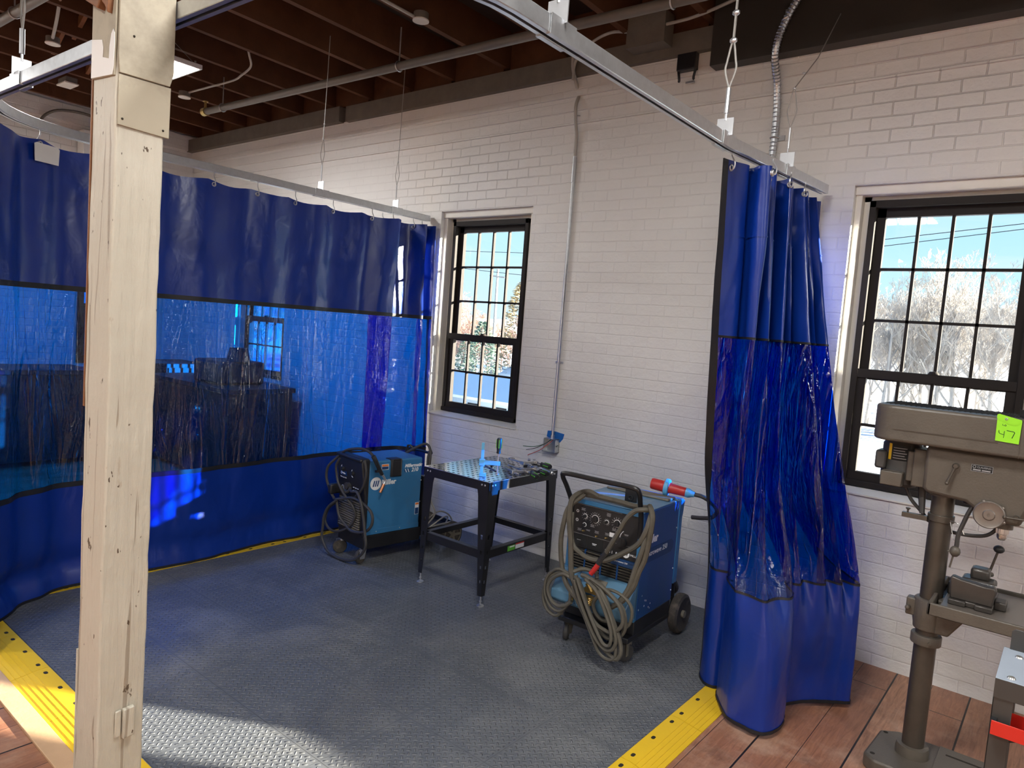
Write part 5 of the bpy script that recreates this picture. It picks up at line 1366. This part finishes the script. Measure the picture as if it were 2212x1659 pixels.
b = MB(); b.tube([E2, E2 + ax * .05, (-1.545, -.56, .85), (-1.51, -.55, .81), (-1.535, -.55, .765), (-1.60, -.545, .745), (-1.66, -.54, .735)], .012, 10, 0, 6); b.build("cord", M['rubber'], pg, world=True)

# ------------------------------------------------------------------ drill press
DX, DY = -0.385, -0.965
dp = thing("drill_press", "tall brown-grey floor drill press standing in front of a window", "drill press", (DX, DY, 0))
def D(mb, name, mat, parent=None, **kw): return mb.build(name, mat, parent or dp, world=True, **kw)
b = MB(); b.prism([(-.545, -1.10), (-.50, -1.145), (.10, -1.145), (.14, -1.10), (.14, -.84), (.10, -.80), (-.46, -.80), (-.53, -.85)], (0, 0, .0), (1, 0, 0), (0, 1, 0), (0, 0, .062))
bo = D(b, "base", M['iron'], bevel=.010)
b = MB(); b.box(-.30, .13, -1.125, -.81, .060, .068); D(b, "base_pad", M['iron'], bo, bevel=.002)
b = MB()
for y in (-.875, -1.06): b.box(-.27, .12, y - .006, y + .006, .0675, .0688)
for (x, y) in ((-.505, -.86), (-.512, -1.09)): b.lathe([(0, .0003), (.010, .0003), (.010, 0)], (x, y, .0622), n=12)
D(b, "base_slot", M['hole'], bo)
b = MB(); b.lathe([(.064, .06), (.064, .085), (.060, .105), (.0435, .108)], (DX, DY, 0), n=28); D(b, "column_collar", M['iron'])
b = MB(); b.cyl((DX, DY, .07), (DX, DY, 1.25), .0425, n=32); D(b, "column", M['ironcol'])
b = MB(); b.lathe([(.043, .555), (.057, .556), (.058, .562), (.058, .592), (.056, .596), (.043, .597)], (DX, DY, 0), n=28); b.cyl((DX + .02, DY - .05, .575), (DX + .023, DY - .062, .575), .006, n=8); D(b, "stop_ring", M['iron'])
b = MB(); b.lathe([(.043, .615), (.054, .617), (.056, .64), (.060, .66), (.060, .745), (.056, .752), (.043, .752)], (DX, DY, 0), n=28)
b.box(DX - .085, DX - .03, DY - .028, DY + .02, .665, .74); b.cyl((DX - .075, DY - .055, .70), (DX - .075, DY + .03, .70), .010, n=10)
b.prism([(.0, .62), (.05, .62), (.10, .70), (.10, .765), (.0, .765)], (DX + .03, DY - .05, 0), (1, 0, 0), (0, 0, 1), (0, .10, 0)); D(b, "table_bracket", M['iron'], bevel=.006)
TZ0, TZ1 = .745, .79
b = MB(); b.box(-.335, .22, -1.135, -.72, TZ0, TZ1 - .012); D(b, "drill_table", M['irontop'], bevel=.003)
b = MB()
for p in ((-.372, .255, -1.165, -1.150), (-.372, .255, -.705, -.690)): b.box(p[0], p[1], p[2], p[3], TZ0 - .006, TZ1)
b.box(-.372, -.357, -1.165, -.690, TZ0 - .006, TZ1); b.box(.24, .255, -1.165, -.690, TZ0 - .006, TZ1); b.box(-.372, .255, -1.165, -.69, TZ0 - .006, TZ0 + .004); D(b, "table_rim", M['iron'], bevel=.005)
# head
b = MB(); b.prism([(-.455, 1.225), (-.44, 1.205), (-.30, 1.195), (-.27, 1.175), (-.245, 1.15), (-.225, 1.135), (-.115, 1.135), (-.10, 1.19), (-.04, 1.24), (.17, 1.24), (.17, 1.40), (-.455, 1.40)], (0, -1.055, 0), (1, 0, 0), (0, 0, 1), (0, .19, 0))
hd = D(b, "head_casting", M['iron'], bevel=.014)
b = MB(); b.cyl((DX, DY, 1.19), (DX, DY, 1.215), .052, n=28); D(b, "head_socket", M['iron'])
b = MB(); pl_ = []
for a in range(0, 10): t = PI / 2 + PI / 2 * a / 9; pl_.append((-.575 + .085 * math.cos(t), -.855 + .03 + .085 * math.sin(t) - .03))
for a in range(0, 10): t = PI + PI / 2 * a / 9; pl_.append((-.575 + .085 * math.cos(t), -1.025 + .085 * math.sin(t)))
pl_ += [(.22, -1.11), (.22, -.77)]
b.prism(pl_, (0, 0, 1.402), (1, 0, 0), (0, 1, 0), (0, 0, .150)); cv = D(b, "belt_cover", M['iron'], bevel=.012, seg=3)
b = MB(); b.box(-.575, -.215, -1.1125, -1.109, 1.452, 1.457); b.box(-.147, -.145, -1.1115, -1.105, 1.402, 1.55); D(b, "cover_rib", M['ironcol'], cv)
b = MB(); b.box(-.505, -.452, -1.01, -.90, 1.215, 1.375); b.box(-.53, -.50, -.99, -.92, 1.23, 1.36); D(b, "motor_bracket", M['iron'], bevel=.005)
b = MB(); b.lathe([(0, 1.195), (.066, 1.197), (.076, 1.21), (.076, 1.375), (.068, 1.39), (.03, 1.40)], (-.565, -.91, 0), n=28); mo = D(b, "motor", M['motor'])
b = MB(); b.box(-.655, -.61, -.99, -.90, 1.265, 1.345); D(b, "capacitor_cover", M['motor'], mo, bevel=.010)
b = MB(); b.box(-.618, -.535, -1.035, -.975, 1.205, 1.265); D(b, "terminal_box", M['iron'], mo, bevel=.004)
b = MB(); n0 = Vector((-.565, -.91, 0))
def arc(a0, a1, z0, z1, R, m):
    k = 8
    vs = []
    for i in range(k + 1):
        a = a0 + (a1 - a0) * i / k
        for z in (z0, z1): vs.append((n0.x + R * math.sin(a), n0.y - R * math.cos(a), z))
    b.add(vs, [(2 * i, 2 * i + 2, 2 * i + 3, 2 * i + 1) for i in range(k)], m)
arc(-.55, -.38, 1.31, 1.38, .0772, 1); arc(-.35, .55, 1.31, 1.378, .0772, 0); 
for i in range(5): arc(-.28, .4 - .1 * (i % 2), 1.318 + .011 * i, 1.321 + .011 * i, .0776, 2)
D(b, "motor_plate", [M['slot'], M['yellow'], M['decalg']], mo)
# locking handle, name plate
b = MB(); b.lathe([(.012, 0), (.012, .02), (.008, .024), (0, .024)], (-.345, -1.055, 1.335), (0, -1, 0), 16); b.cyl((-.345, -1.072, 1.335), (-.367, -1.082, 1.262), .0045, .006, n=10); b.ball((-.367, -1.082, 1.262), .0075, 10); D(b, "lock_lever", M['ironcol'], hd)
b = MB(); b.box(-.295, -.222, -1.0572, -1.0545, 1.324, 1.352, 0)
for p in ((-.294, -.223, 1.350, 1.3515), (-.294, -.223, 1.3245, 1.326), (-.2945, -.293, 1.3245, 1.3515), (-.224, -.2225, 1.3245, 1.3515)): b.box(p[0], p[1], -1.0578, -1.057, p[2], p[3], 1)
b.ring((-.284, -1.0575, 1.343), (0, -1, 0), .005, .001, 12, 5, 1); b.text("CLAUSING", (-.275, -1.0574, 1.3395), (1, 0, 0), (0, 0, 1), .0098, 1, bold=.0001)
b.box(-.288, -.262, -1.058, -1.057, 1.329, 1.334, 1); b.box(-.258, -.230, -1.058, -1.057, 1.329, 1.334, 1)
D(b, "name_plate", [M['slot'], M['decalg']], hd, smooth=False)
# feed dial and levers
FX, FZ = -.216, 1.165
b = MB(); b.lathe([(.052, 0), (.054, .004), (.054, .016), (.050, .020), (.046, .018), (.022, .018), (.018, .022), (.006, .022), (.006, .018), (0, .018)], (FX, -1.056, FZ), (0, -1, 0), 36)
for a in (.7, 2.0, 5.9): b.ball((FX + .053 * math.cos(a), -1.066, FZ + .053 * math.sin(a)), .008, 8)
D(b, "feed_dial", M['irontop'], hd)
b = MB()
b.cyl((FX - .01, -.93, FZ - .005), (-.305, -.86, 1.172), .0045, n=8); b.ball((-.310, -.855, 1.172), .020, 14, 0, (1.15, 1, .9)); D(b, "feed_lever", M['blackp'], hd)
b = MB(); b.cyl((-.165, -1.075, 1.168), (.10, -1.075, 1.178), .0045, n=8); b.ball((-.165, -1.075, 1.168), .0075, 10); b.cyl((-.13, -1.075, 1.169), (-.13, -1.05, 1.169), .011, n=12); D(b, "depth_rod", M['ironcol'], hd)
QX, QY = -.172, -.965
b = MB(); b.cyl((QX, QY, 1.145), (QX, QY, 1.105), .034, n=24); D(b, "quill", M['iron'])
b = MB(); b.lathe([(.013, 1.14), (.013, 1.123), (.019, 1.121), (.0205, 1.112), (.0205, 1.082), (.018, 1.080), (.018, 1.066), (.012, 1.056), (.006, 1.056), (.006, 1.060), (0, 1.060)], (QX, QY, 0), n=24)
for k in range(18):
    a = k * 2 * PI / 18; b.box(QX + .0205 * math.cos(a) - .001, QX + .0205 * math.cos(a) + .001, QY + .0205 * math.sin(a) - .001, QY + .0205 * math.sin(a) + .001, 1.084, 1.110)
D(b, "chuck", M['steel'])
b = MB(); b.prism([(-.08, 1.02 + .14), (.02, 1.16), (.05, 1.20), (.05, 1.24), (-.08, 1.24)], (0, -1.0, 0), (1, 0, 0), (0, 0, 1), (0, .07, 0)); b.bar((-.075, -1.03, 1.12), (-.075, -1.03, 1.23), .006, .006, 0, (0, 1, 0)); b.tube([(-.075, -1.03, 1.24), (-.06, -1.035, 1.22), (-.06, -1.035, 1.16), (-.05, -1.035, 1.145), (-.02, -1.035, 1.14)], .004, 6, 0, 2); D(b, "depth_stop", M['ironcol'], hd, bevel=.003)
# lamp arm / hoses
b = MB(); b.lathe([(.043, 1.083), (.049, 1.084), (.049, 1.112), (.043, 1.113)], (DX, DY, 0), n=26); b.box(-.525, -.43, -1.0, -.975, 1.078, 1.098); b.cyl((-.505, -.987, 1.098), (-.505, -.987, 1.112), .004, n=8); b.lathe([(.003, 1.108), (.010, 1.114), (.009, 1.118), (0, 1.118)], (-.505, -.987, 0), n=10); D(b, "clamp_arm", M['ironcol'], bevel=.002)
b = MB(); b.tube([(-.535, -.93, 1.205), (-.509, -.92, 1.145), (-.461, -.92, 1.096), (-.441, -.915, 1.07), (-.42, -.90, 1.055), (-.385, -.91, 1.042), (-.351, -.93, 1.04), (-.312, -.93, 1.039), (-.265, -.93, 1.043), (-.223, -.935, 1.057), (-.195, -.94, 1.09), (-.185, -.94, 1.14)], .0075, 8, 0, 5); D(b, "power_cord", M['rubber'])
b = MB(); b.tube([(-.468, -.95, 1.215), (-.462, -.955, 1.15), (-.455, -.965, 1.10)], .017, 10, 0, 3, taper=.010); D(b, "cord_boot", M['rubber'])
b = MB(); b.tube([(-.235, -1.02, 1.20), (-.259, -1.03, 1.197), (-.28, -1.03, 1.168), (-.297, -1.03, 1.112), (-.311, -1.03, 1.053), (-.312, -1.03, 1.005)], .0085, 8, 0, 5); hs = D(b, "gooseneck", M['rubber'])
b = MB(); b.ball((-.315, -1.03, .985), .022, 12, 0, (.9, .9, 1.05)); b.cyl((-.318, -1.03, .975), (-.327, -1.03, .915), .0035, n=8); b.cyl((-.34, -1.03, .98), (-.318, -1.03, .985), .004, n=8); D(b, "nozzle_head", M['iron'], hs)
b = MB(); b.tube([(-.345, -1.01, 1.10), (-.32, -1.03, 1.10), (-.305, -1.03, 1.085), (-.292, -1.03, 1.06)], .002, 5, 0, 3); b.tube([(-.345, -1.01, 1.095), (-.335, -1.02, 1.06), (-.325, -1.03, 1.035)], .002, 5, 0, 3); D(b, "hose_wire", M['steel'], hs)

# wire mesh on the belt cover
b = MB(); random.seed(5)
for k in range(-6, 46):
    x = -.62 + k * .019
    def zt(xx): return 1.5545 + (.012 + .010 * math.sin(xx * 9)) * max(0, (xx + .30) / .45) + .0015
    for sg in (1, -1):
        pts = []
        for j in range(7):
            xx = x + sg * .019 * j * .8 + (0 if sg > 0 else .02); yy = -1.085 + j * .045
            if -.625 < xx < .21: pts.append((xx, yy, zt(xx) + (0.0008 if sg > 0 else 0)))
        if len(pts) > 1: b.tube(pts, .0011, 4, 0, 1)
tag(b.build("wire_mesh", M['slot'], smooth=False), "sheet of dark diamond wire mesh lying on the drill press's belt cover", "wire mesh")
b = MB(); b.cyl((-.155, -1.02, 1.56), (-.155, -1.02, 1.585), .010, n=6)
tag(b.build("hex_nut", M['slot']), "dark hex nut sitting on the wire mesh behind the green tag", "nut")
# green lot tag
tgk = thing("lot_tag", "lime green paper tag numbered 47 hanging on the drill press's belt cover", "tag", (-.19, -1.113, 1.51))
TY = -1.1135
b = MB(); b.prism([(-.225, 1.462), (-.150, 1.458), (-.148, 1.545), (-.226, 1.556)], (0, TY, 0), (1, 0, 0), (0, 0, 1), (0, -.0012, 0)); D(b, "pouch", M['lime'], tgk)
b = MB(); b.prism([(-.2275, 1.549), (-.190, 1.531), (-.170, 1.526), (-.160, 1.530), (-.1485, 1.546), (-.1495, 1.550), (-.222, 1.566), (-.2275, 1.562)], (0, TY - .0014, 0), (1, 0, 0), (0, 0, 1), (0, -.0012, 0)); D(b, "flap", M['lime'], tgk)
b = MB(); b.ring((-.197, TY - .003, 1.5485), (0, -1, 0), .0035, .0016, 14, 6); D(b, "eyelet", M['steel'], tgk)
b = MB(); iy = TY - .0016
def stroke(pts, r=.0011):
    b.tube([(x, iy, z) for x, z in pts], r, 5, 0, 3)
stroke([(-.2165, 1.503), (-.2155, 1.495), (-.212, 1.491), (-.199, 1.488)]); stroke([(-.1985, 1.502), (-.1995, 1.476)])
stroke([(-.192, 1.505), (-.168, 1.502), (-.1695, 1.490), (-.173, 1.478)], .0013)
stroke([(-.206, 1.529), (-.2065, 1.524), (-.203, 1.522)], .0008); stroke([(-.198, 1.527), (-.201, 1.524), (-.198, 1.521), (-.195, 1.524), (-.198, 1.527)], .0008)
D(b, "handwriting", M['ink'], tgk)

# vise
vs_ = thing("drill_vise", "dark iron drill press vise with ball-end lever on the drill table", "vise", (-.25, -.95, .779))
vz = .7785
b = MB(); b.box(-.315, -.165, -1.06, -.80, vz, vz + .022); b.box(-.315, -.255, -1.075, -1.05, vz, vz + .022); b.box(-.225, -.165, -1.075, -1.05, vz, vz + .022); D(b, "vise_base", M['vise'], vs_, bevel=.004)
b = MB(); b.prism([(-.312, vz + .02), (-.168, vz + .02), (-.160, vz + .085), (-.165, vz + .100), (-.200, vz + .097), (-.28, vz + .105), (-.312, vz + .112), (-.318, vz + .10)], (0, -1.055, 0), (1, 0, 0), (0, 0, 1), (0, .04, 0)); D(b, "front_jaw", M['vise'], vs_, bevel=.006)
b = MB(); b.box(-.312, -.163, -1.014, -1.004, vz + .05, vz + .098); D(b, "jaw_plate", M['steel'], vs_, bevel=.001)
b = MB(); b.box(-.29, -.17, -.955, -.86, vz + .02, vz + .09); b.box(-.262, -.195, -.94, -.87, vz + .085, vz + .135); D(b, "moving_jaw", M['vise'], vs_, bevel=.012)
b = MB(); b.box(-.168, -.125, -1.0, -.93, vz, vz + .035); D(b, "side_lug", M['vise'], vs_, bevel=.006)
b = MB(); b.box(-.335, -.30, -.93, -.84, vz, vz + .05); D(b, "side_lug", M['vise'], vs_, bevel=.006)
b = MB(); b.cyl((-.205, -.85, vz + .10), (-.183, -.85, vz + .205), .0055, .0045, n=10); b.cyl((-.215, -.87, vz + .10), (-.195, -.84, vz + .10), .010, n=10); lv = D(b, "lever", M['ironcol'], vs_)
b = MB(); b.ball((-.181, -.85, vz + .213), .0185, 16, 0, (1.1, 1, .9)); D(b, "ball_knob", M['blackp'], lv)

# ------------------------------------------------------------------ steel stand at the right edge
st = thing("steel_stand", "charcoal angle-iron stand with pale blue-grey top and red tray in front of the drill press", "stand", (.25, -2.06, 0))
def S_(mb, name, mat, parent=None, **kw): return mb.build(name, mat, parent or st, world=True, **kw)
SX0, SX1, SY0, SY1, SZ = -.084, .60, -2.19, -1.93, .95
b = MB(); b.box(SX0, SX1, SY0, SY1, SZ - .004, SZ); S_(b, "shelf_top", M['carttop'], bevel=.001)
b = MB(); b.box(SX0, SX1, SY0 - .003, SY0 - .0002, SZ - .05, SZ - .001); b.box(SX0, SX1, SY1, SY1 + .003, SZ - .05, SZ - .001); b.lathe([(0, 0), (.006, 0), (.006, .0008), (0, .0008)], (.01, SY0 - .0034, SZ - .028), (0, -1, 0), 12, 1); S_(b, "shelf_edge", [M['cart'], M['decalw']])
for x, sx in ((SX0, 1), (SX1, -1)):
    for y, sy in ((SY0, 1), (SY1, -1)):
        l = MB(); l.box(x, x + sx * .043, y, y + .003 * sy, 0, SZ - .004); l.box(x, x + sx * .003, y, y + sy * .043, 0, SZ - .004); S_(l, "leg", M['cart'], bevel=.001)
b = MB()
for (x, y) in ((-.052, -2.165), (-.045, -1.99)):
    b = MB(); b.lathe([(.010, 0), (.008, .004), (0, .005)], (x, y, SZ), n=12); S_(b, "bolt", M['steel'])
b = MB(); b.prism([(-.070, 0), (-.070, .052), (-.062, .060), (.56, .060), (.56, 0)], (0, SY1 - .008, SZ), (1, 0, 0), (0, 0, 1), (0, .004, 0)); S_(b, "upstand", M['cart'], bevel=.001)
b = MB(); tz = .835; b.box(-.080, .55, -2.215, -2.213, tz - .025, tz + .012); b.box(-.070, .55, -2.145, -2.143, tz - .025, tz + .018); b.box(-.080, .55, -2.213, -2.145, tz - .026, tz - .024); b.prism([(0, 0), (.03, .008), (.055, 0)], (-.03, -2.19, tz - .022), (1, 0, 0), (0, 0, 1), (0, .01, 0)); S_(b, "red_tray", M['redpaint'], bevel=.001)
b = MB(); b.box(-.082, -.070, -2.212, -2.146, tz - .025, tz + .012); S_(b, "tray_end", M['blackp'])
b = MB(); b.prism([(-.041, .77), (.05, .815), (.05, .82), (-.041, .82)], (0, SY0 + .05, 0), (1, 0, 0), (0, 0, 1), (0, .004, 0)); S_(b, "gusset", M['cart'])
b = MB(); b.box(SX0, SX1, SY0, SY1, .12, .125); S_(b, "lower_shelf", M['cart'])

# ------------------------------------------------------------------ outside: snow, woods, houses, wires
sn = MB(); N_ = 60
vs = []; random.seed(2)
for j in range(N_ + 1):
    for i in range(N_ + 1):
        x = -220 + 340 * i / N_; y = .5 + 230 * (j / N_) ** 1.6
        z = -4.0 + .5 * noise.noise(Vector((x * .05, y * .05, 0))) * min(1, y / 15) + max(0, (y - 75) * .06)
        vs.append((x, y, z))
sn.add(vs, [(j * (N_ + 1) + i, j * (N_ + 1) + i + 1, (j + 1) * (N_ + 1) + i + 1, (j + 1) * (N_ + 1) + i) for j in range(N_) for i in range(N_)])
o = sn.build("snow_ground", M['snow']); o["kind"] = "structure"

def tree_mesh(seed, H, mat, spread=.55, lean=0.0, depth=5):
    rnd = random.Random(seed); mb = MB(); V_, F_ = [], []
    def limb(p, d, L_, r, lev):
        nseg = 4 if lev < 3 else 3
        prev = p; pd = d
        base = None
        pts = [p]; rs = [r]
        for k in range(nseg):
            pd = (pd + Vector((rnd.uniform(-1, 1), rnd.uniform(-1, 1), rnd.uniform(-.5, 1))) * (.10 + .05 * lev)).normalized()
            prev = prev + pd * (L_ / nseg); pts.append(prev); rs.append(r * (1 - .55 * (k + 1) / nseg))
        n = 5 if lev < 2 else 3
        b0 = len(V_)
        for q, rr in zip(pts, rs):
            a = pd.orthogonal().normalized(); c = pd.cross(a)
            for j in range(n): t = 2 * PI * j / n; V_.append(q + a * (rr * math.cos(t)) + c * (rr * math.sin(t)))
        for k in range(nseg):
            for j in range(n): F_.append((b0 + k * n + j, b0 + k * n + (j + 1) % n, b0 + (k + 1) * n + (j + 1) % n, b0 + (k + 1) * n + j))
        if lev >= depth: return
        kids = (9, 6, 5, 4, 3, 3)[lev]
        for k in range(kids):
            f = (.22 + .78 * (k + rnd.random()) / kids) if lev == 0 else rnd.uniform(.25, 1)
            idx = min(nseg - 1, int(f * nseg)); q = pts[idx].lerp(pts[idx + 1], f * nseg - idx)
            side = Vector((rnd.uniform(-1, 1), rnd.uniform(-1, 1), 0)).normalized()
            nd = (pd * (.65 if lev else .75) + side * spread * (1.15 if lev else 1.25) + Vector((0, 0, .25))).normalized()
            limb(q, nd, L_ * rnd.uniform(.38, .58) * (1.0 if lev else (1.15 - f * .55)), max(rs[idx] * .55, .011), lev + 1)
    limb(Vector((0, 0, -.3)), Vector((lean, 0, 1)).normalized(), H * .80, H * .014, 0)
    mb.v = [tuple(q) for q in V_]; mb.f = F_; mb.mi = [0] * len(F_)
    o = mb.build("bare_tree", mat, smooth=False)
    return o
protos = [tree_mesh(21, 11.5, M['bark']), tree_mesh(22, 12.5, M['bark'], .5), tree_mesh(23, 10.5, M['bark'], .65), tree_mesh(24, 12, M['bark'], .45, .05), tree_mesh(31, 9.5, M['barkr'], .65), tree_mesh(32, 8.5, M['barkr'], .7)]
used = set()
def plant(k, x, y, s, label, group, z=-4.0):
    o = protos[k]
    if k in used: o = link(o.copy())
    used.add(k)
    o.location = (x, y, z + max(0, (y - 75) * .06)); o.rotation_euler = (0, 0, random.uniform(0, 6.28)); o.scale = (s * 1.1, s * 1.1, s)
    return tag(o, label, "tree", group)
random.seed(40)
for i in range(54):
    y = random.uniform(54, 96); f = (i + .5) / 54
    x = (-.262 + f * .36) * (y + 4.4) + random.uniform(-.6, .6)
    plant(i % 4, x, y, random.uniform(.80, 1.12), "bare haze-paled tree in the woods across the snow beyond the drill press", "bare trees in the far woods")
for i in range(24):
    y = random.uniform(40, 62); f = (i + .5) / 24
    x = (-1.06 + f * .36) * (y + 4.4) + random.uniform(-.6, .6)
    plant(4 + i % 2, x, y, random.uniform(.60, .95), "bare reddish tree in the thicket seen through the window behind the table", "reddish trees beyond the table's window")
for i in range(16):
    y = random.uniform(34, 60); f = (i + .5) / 16
    x = (-2.4 + f * 1.3) * (y + 4.4)
    plant(4 + i % 2, x, y, random.uniform(.6, .9), "bare reddish tree outside the far window dim behind the blue vinyl", "reddish trees beyond the far window")
def conifer(label, x, y, H, R, mat, seed, flat=False):
    rnd = random.Random(seed); t = thing("evergreen_tree", label, "tree", (x, y, -4.0))
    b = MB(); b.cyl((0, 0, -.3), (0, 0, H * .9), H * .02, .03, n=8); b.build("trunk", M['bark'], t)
    b = MB()
    for k in range(1500):
        h = rnd.random() ** .8; a = rnd.uniform(0, 2 * PI); rr = R * ((1 - h) ** .7 + .08) * rnd.uniform(.25, 1) ** .5
        c = Vector((rr * math.cos(a), rr * math.sin(a), H * (.06 + .92 * h) - rr * .12))
        d = Vector((math.cos(a), math.sin(a), rnd.uniform(-.3, .4))).normalized(); s_ = rnd.uniform(.12, .30) * R * .45
        e = d.cross(Vector((rnd.uniform(-1, 1), rnd.uniform(-1, 1), 1))).normalized()
        b.add([c - d * s_ * .5 - e * s_ * .3, c + d * s_, c - d * s_ * .5 + e * s_ * .3, c + Vector((0, 0, s_ * .25))], [(0, 1, 3), (1, 2, 3), (2, 0, 3), (0, 2, 1)])
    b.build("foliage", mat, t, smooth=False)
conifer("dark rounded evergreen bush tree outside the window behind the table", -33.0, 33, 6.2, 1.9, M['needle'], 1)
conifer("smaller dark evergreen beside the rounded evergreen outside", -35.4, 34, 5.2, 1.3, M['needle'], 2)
conifer("tall tawny conifer rising above the thicket outside the table's window", -36.0, 41, 9.8, 2.6, M['needley'], 3)
def house(label, x0, x1, y0, y1, zw, zr):
    t = thing("low_house", label, "house", ((x0 + x1) / 2, (y0 + y1) / 2, -4.2))
    b = MB(); b.box(x0, x1, y0, y1, -4.3, zw); b.build("wall", M['house'], t, world=True, smooth=False)
    b = MB(); ym = (y0 + y1) / 2; b.prism([(y0 - .4, zw - .05), (ym, zr), (y1 + .4, zw - .05), (y1 + .4, zw + .12), (ym, zr + .22), (y0 - .4, zw + .12)], (x0 - .4, 0, 0), (0, 1, 0), (0, 0, 1), (x1 - x0 + .8, 0, 0)); b.build("snowy_roof", M['snow'], t, world=True, smooth=False)
    for k in range(3):
        w = MB(); xx = x0 + (x1 - x0) * (k + .5) / 3; w.box(xx - .4, xx + .4, y0 - .03, y0, zw - 1.0, zw - .3); w.build("window", M['sash'], t, world=True, smooth=False)
house("low pale blue house with snowy roof below the window behind the table", -32.5, -25.5, 28, 33, -2.75, -1.55)
house("second snowy-roofed house farther back below the table's window", -35.5, -28, 39, 44, -2.0, -.9)
pole = thing("utility_pole", "wooden utility pole with cross-arm outside the window behind the table", "pole", (-36.2, 38, -4))
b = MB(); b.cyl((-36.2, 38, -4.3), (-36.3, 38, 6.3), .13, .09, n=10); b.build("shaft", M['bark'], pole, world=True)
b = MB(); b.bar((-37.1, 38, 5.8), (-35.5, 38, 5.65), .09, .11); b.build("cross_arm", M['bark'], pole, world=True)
def line(lab, a, c, sag, r=.022):
    a, c = Vector(a), Vector(c); b = MB(); pts = []
    for k in range(13): f = k / 12; p = a.lerp(c, f); p.z -= sag * 4 * f * (1 - f); pts.append(p)
    b.tube(pts, r, 5, 0, 1); tag(b.build("power_line", M['slot']), lab, "power line")
def ext(p, q, e0, e1): p, q = Vector(p), Vector(q); return p - (q - p) * e0, q + (q - p) * e1
for lab, p, q in (("lowest black power line crossing the sky behind the drill press", (-5.06, 20, 5.18), (-1.65, 20, 5.59)), ("middle black power line crossing the sky behind the drill press", (-5.11, 20, 5.38), (-1.67, 20, 5.74)),
                  ("topmost black power line in the sky behind the drill press", (-5.05, 20, 6.09), (-3.36, 20, 6.31))):
    a, c = ext(p, q, 1.2, 2.5); line(lab, a, c, .0, .011)
line("upper power line crossing the window behind the table", (-30, 20.5, 5.55), (-14, 20, 4.95), .06, .012)
line("lower power line crossing the window behind the table", (-30, 20.2, 5.0), (-14, 20.2, 3.75), .06, .012)

# ------------------------------------------------------------------ sun, sky, camera
AZ, EL = math.radians(30.5), math.radians(10.8)
sun = bpy.data.lights.new("sun", 'SUN'); sun.energy = 34.0; sun.angle = math.radians(0.6); sun.color = (1.0, 0.90, 0.74)
so = link(bpy.data.objects.new("sun", sun))
to_sun = Vector((math.cos(EL) * math.cos(AZ), math.cos(EL) * math.sin(AZ), math.sin(EL)))
so.rotation_euler = to_sun.to_track_quat('Z', 'Y').to_euler(); so.location = to_sun * 30

w = bpy.data.worlds.new("winter_sky"); scene.world = w; w.use_nodes = True
t = w.node_tree; t.nodes.clear()
out = t.nodes.new('ShaderNodeOutputWorld'); bg = t.nodes.new('ShaderNodeBackground'); tc = t.nodes.new('ShaderNodeTexCoord')
sp = t.nodes.new('ShaderNodeSeparateXYZ'); t.links.new(tc.outputs['Generated'], sp.inputs[0])
rp = t.nodes.new('ShaderNodeValToRGB'); t.links.new(sp.outputs[2], rp.inputs[0])
el = rp.color_ramp.elements
el[0].position = 0.0; el[0].color = (0.70, 0.84, 0.93, 1)
el[1].position = 0.5; el[1].color = (0.16, 0.42, 0.90, 1)
e = el.new(0.10); e.color = (0.55, 0.84, 0.98, 1)
e = el.new(0.24); e.color = (0.36, 0.70, 0.98, 1)
mp = t.nodes.new('ShaderNodeMapping'); t.links.new(tc.outputs['Generated'], mp.inputs[0]); mp.inputs['Scale'].default_value = (1.2, 1.2, 7)
nz = t.nodes.new('ShaderNodeTexNoise'); t.links.new(mp.outputs[0], nz.inputs[0]); nz.inputs['Scale'].default_value = 3.5; nz.inputs['Detail'].default_value = 6
cr = t.nodes.new('ShaderNodeValToRGB'); t.links.new(nz.outputs['Fac'], cr.inputs[0]); cr.color_ramp.elements[0].position = .55; cr.color_ramp.elements[1].position = .9
mx = t.nodes.new('ShaderNodeMix'); mx.data_type = 'RGBA'; t.links.new(cr.outputs[0], mx.inputs[0]); t.links.new(rp.outputs[0], mx.inputs[6]); mx.inputs[7].default_value = (0.86, 0.92, 0.97, 1)
t.links.new(mx.outputs[2], bg.inputs[0]); bg.inputs[1].default_value = 0.72; t.links.new(bg.outputs[0], out.inputs[0])

F = 1517.36; ya, pi_, ro = -0.6765144, 0.0787358, -0.0752938
f = Vector((math.sin(ya) * math.cos(pi_), math.cos(ya) * math.cos(pi_), -math.sin(pi_)))
r = Vector((math.cos(ya), -math.sin(ya), 0)); d = f.cross(r)
r2 = r * math.cos(ro) + d * math.sin(ro); d2 = -r * math.sin(ro) + d * math.cos(ro)
cam = bpy.data.cameras.new("camera"); co = link(bpy.data.objects.new("camera", cam))
cam.sensor_width = 36; cam.lens = 36 * F / 2212; cam.clip_end = 1000; cam.clip_start = 0.02
R = Matrix((r2, -d2, -f)).transposed().to_4x4()
co.matrix_world = Matrix.Translation((0, -4.37, 1.75)) @ R
scene.camera = co

scene.view_settings.view_transform = 'Standard'; scene.view_settings.look = 'None'
scene.view_settings.exposure = 0.78; scene.view_settings.gamma = 1.0; scene.view_settings.use_curve_mapping = False
cy = scene.cycles
cy.max_bounces = 5; cy.diffuse_bounces = 3; cy.glossy_bounces = 2; cy.transparent_max_bounces = 14; cy.transmission_bounces = 2
cy.use_adaptive_sampling = True; cy.adaptive_threshold = 0.12; cy.adaptive_min_samples = 16
cy.use_denoising = True; cy.caustics_reflective = False; cy.caustics_refractive = False; cy.sample_clamp_indirect = 6.0
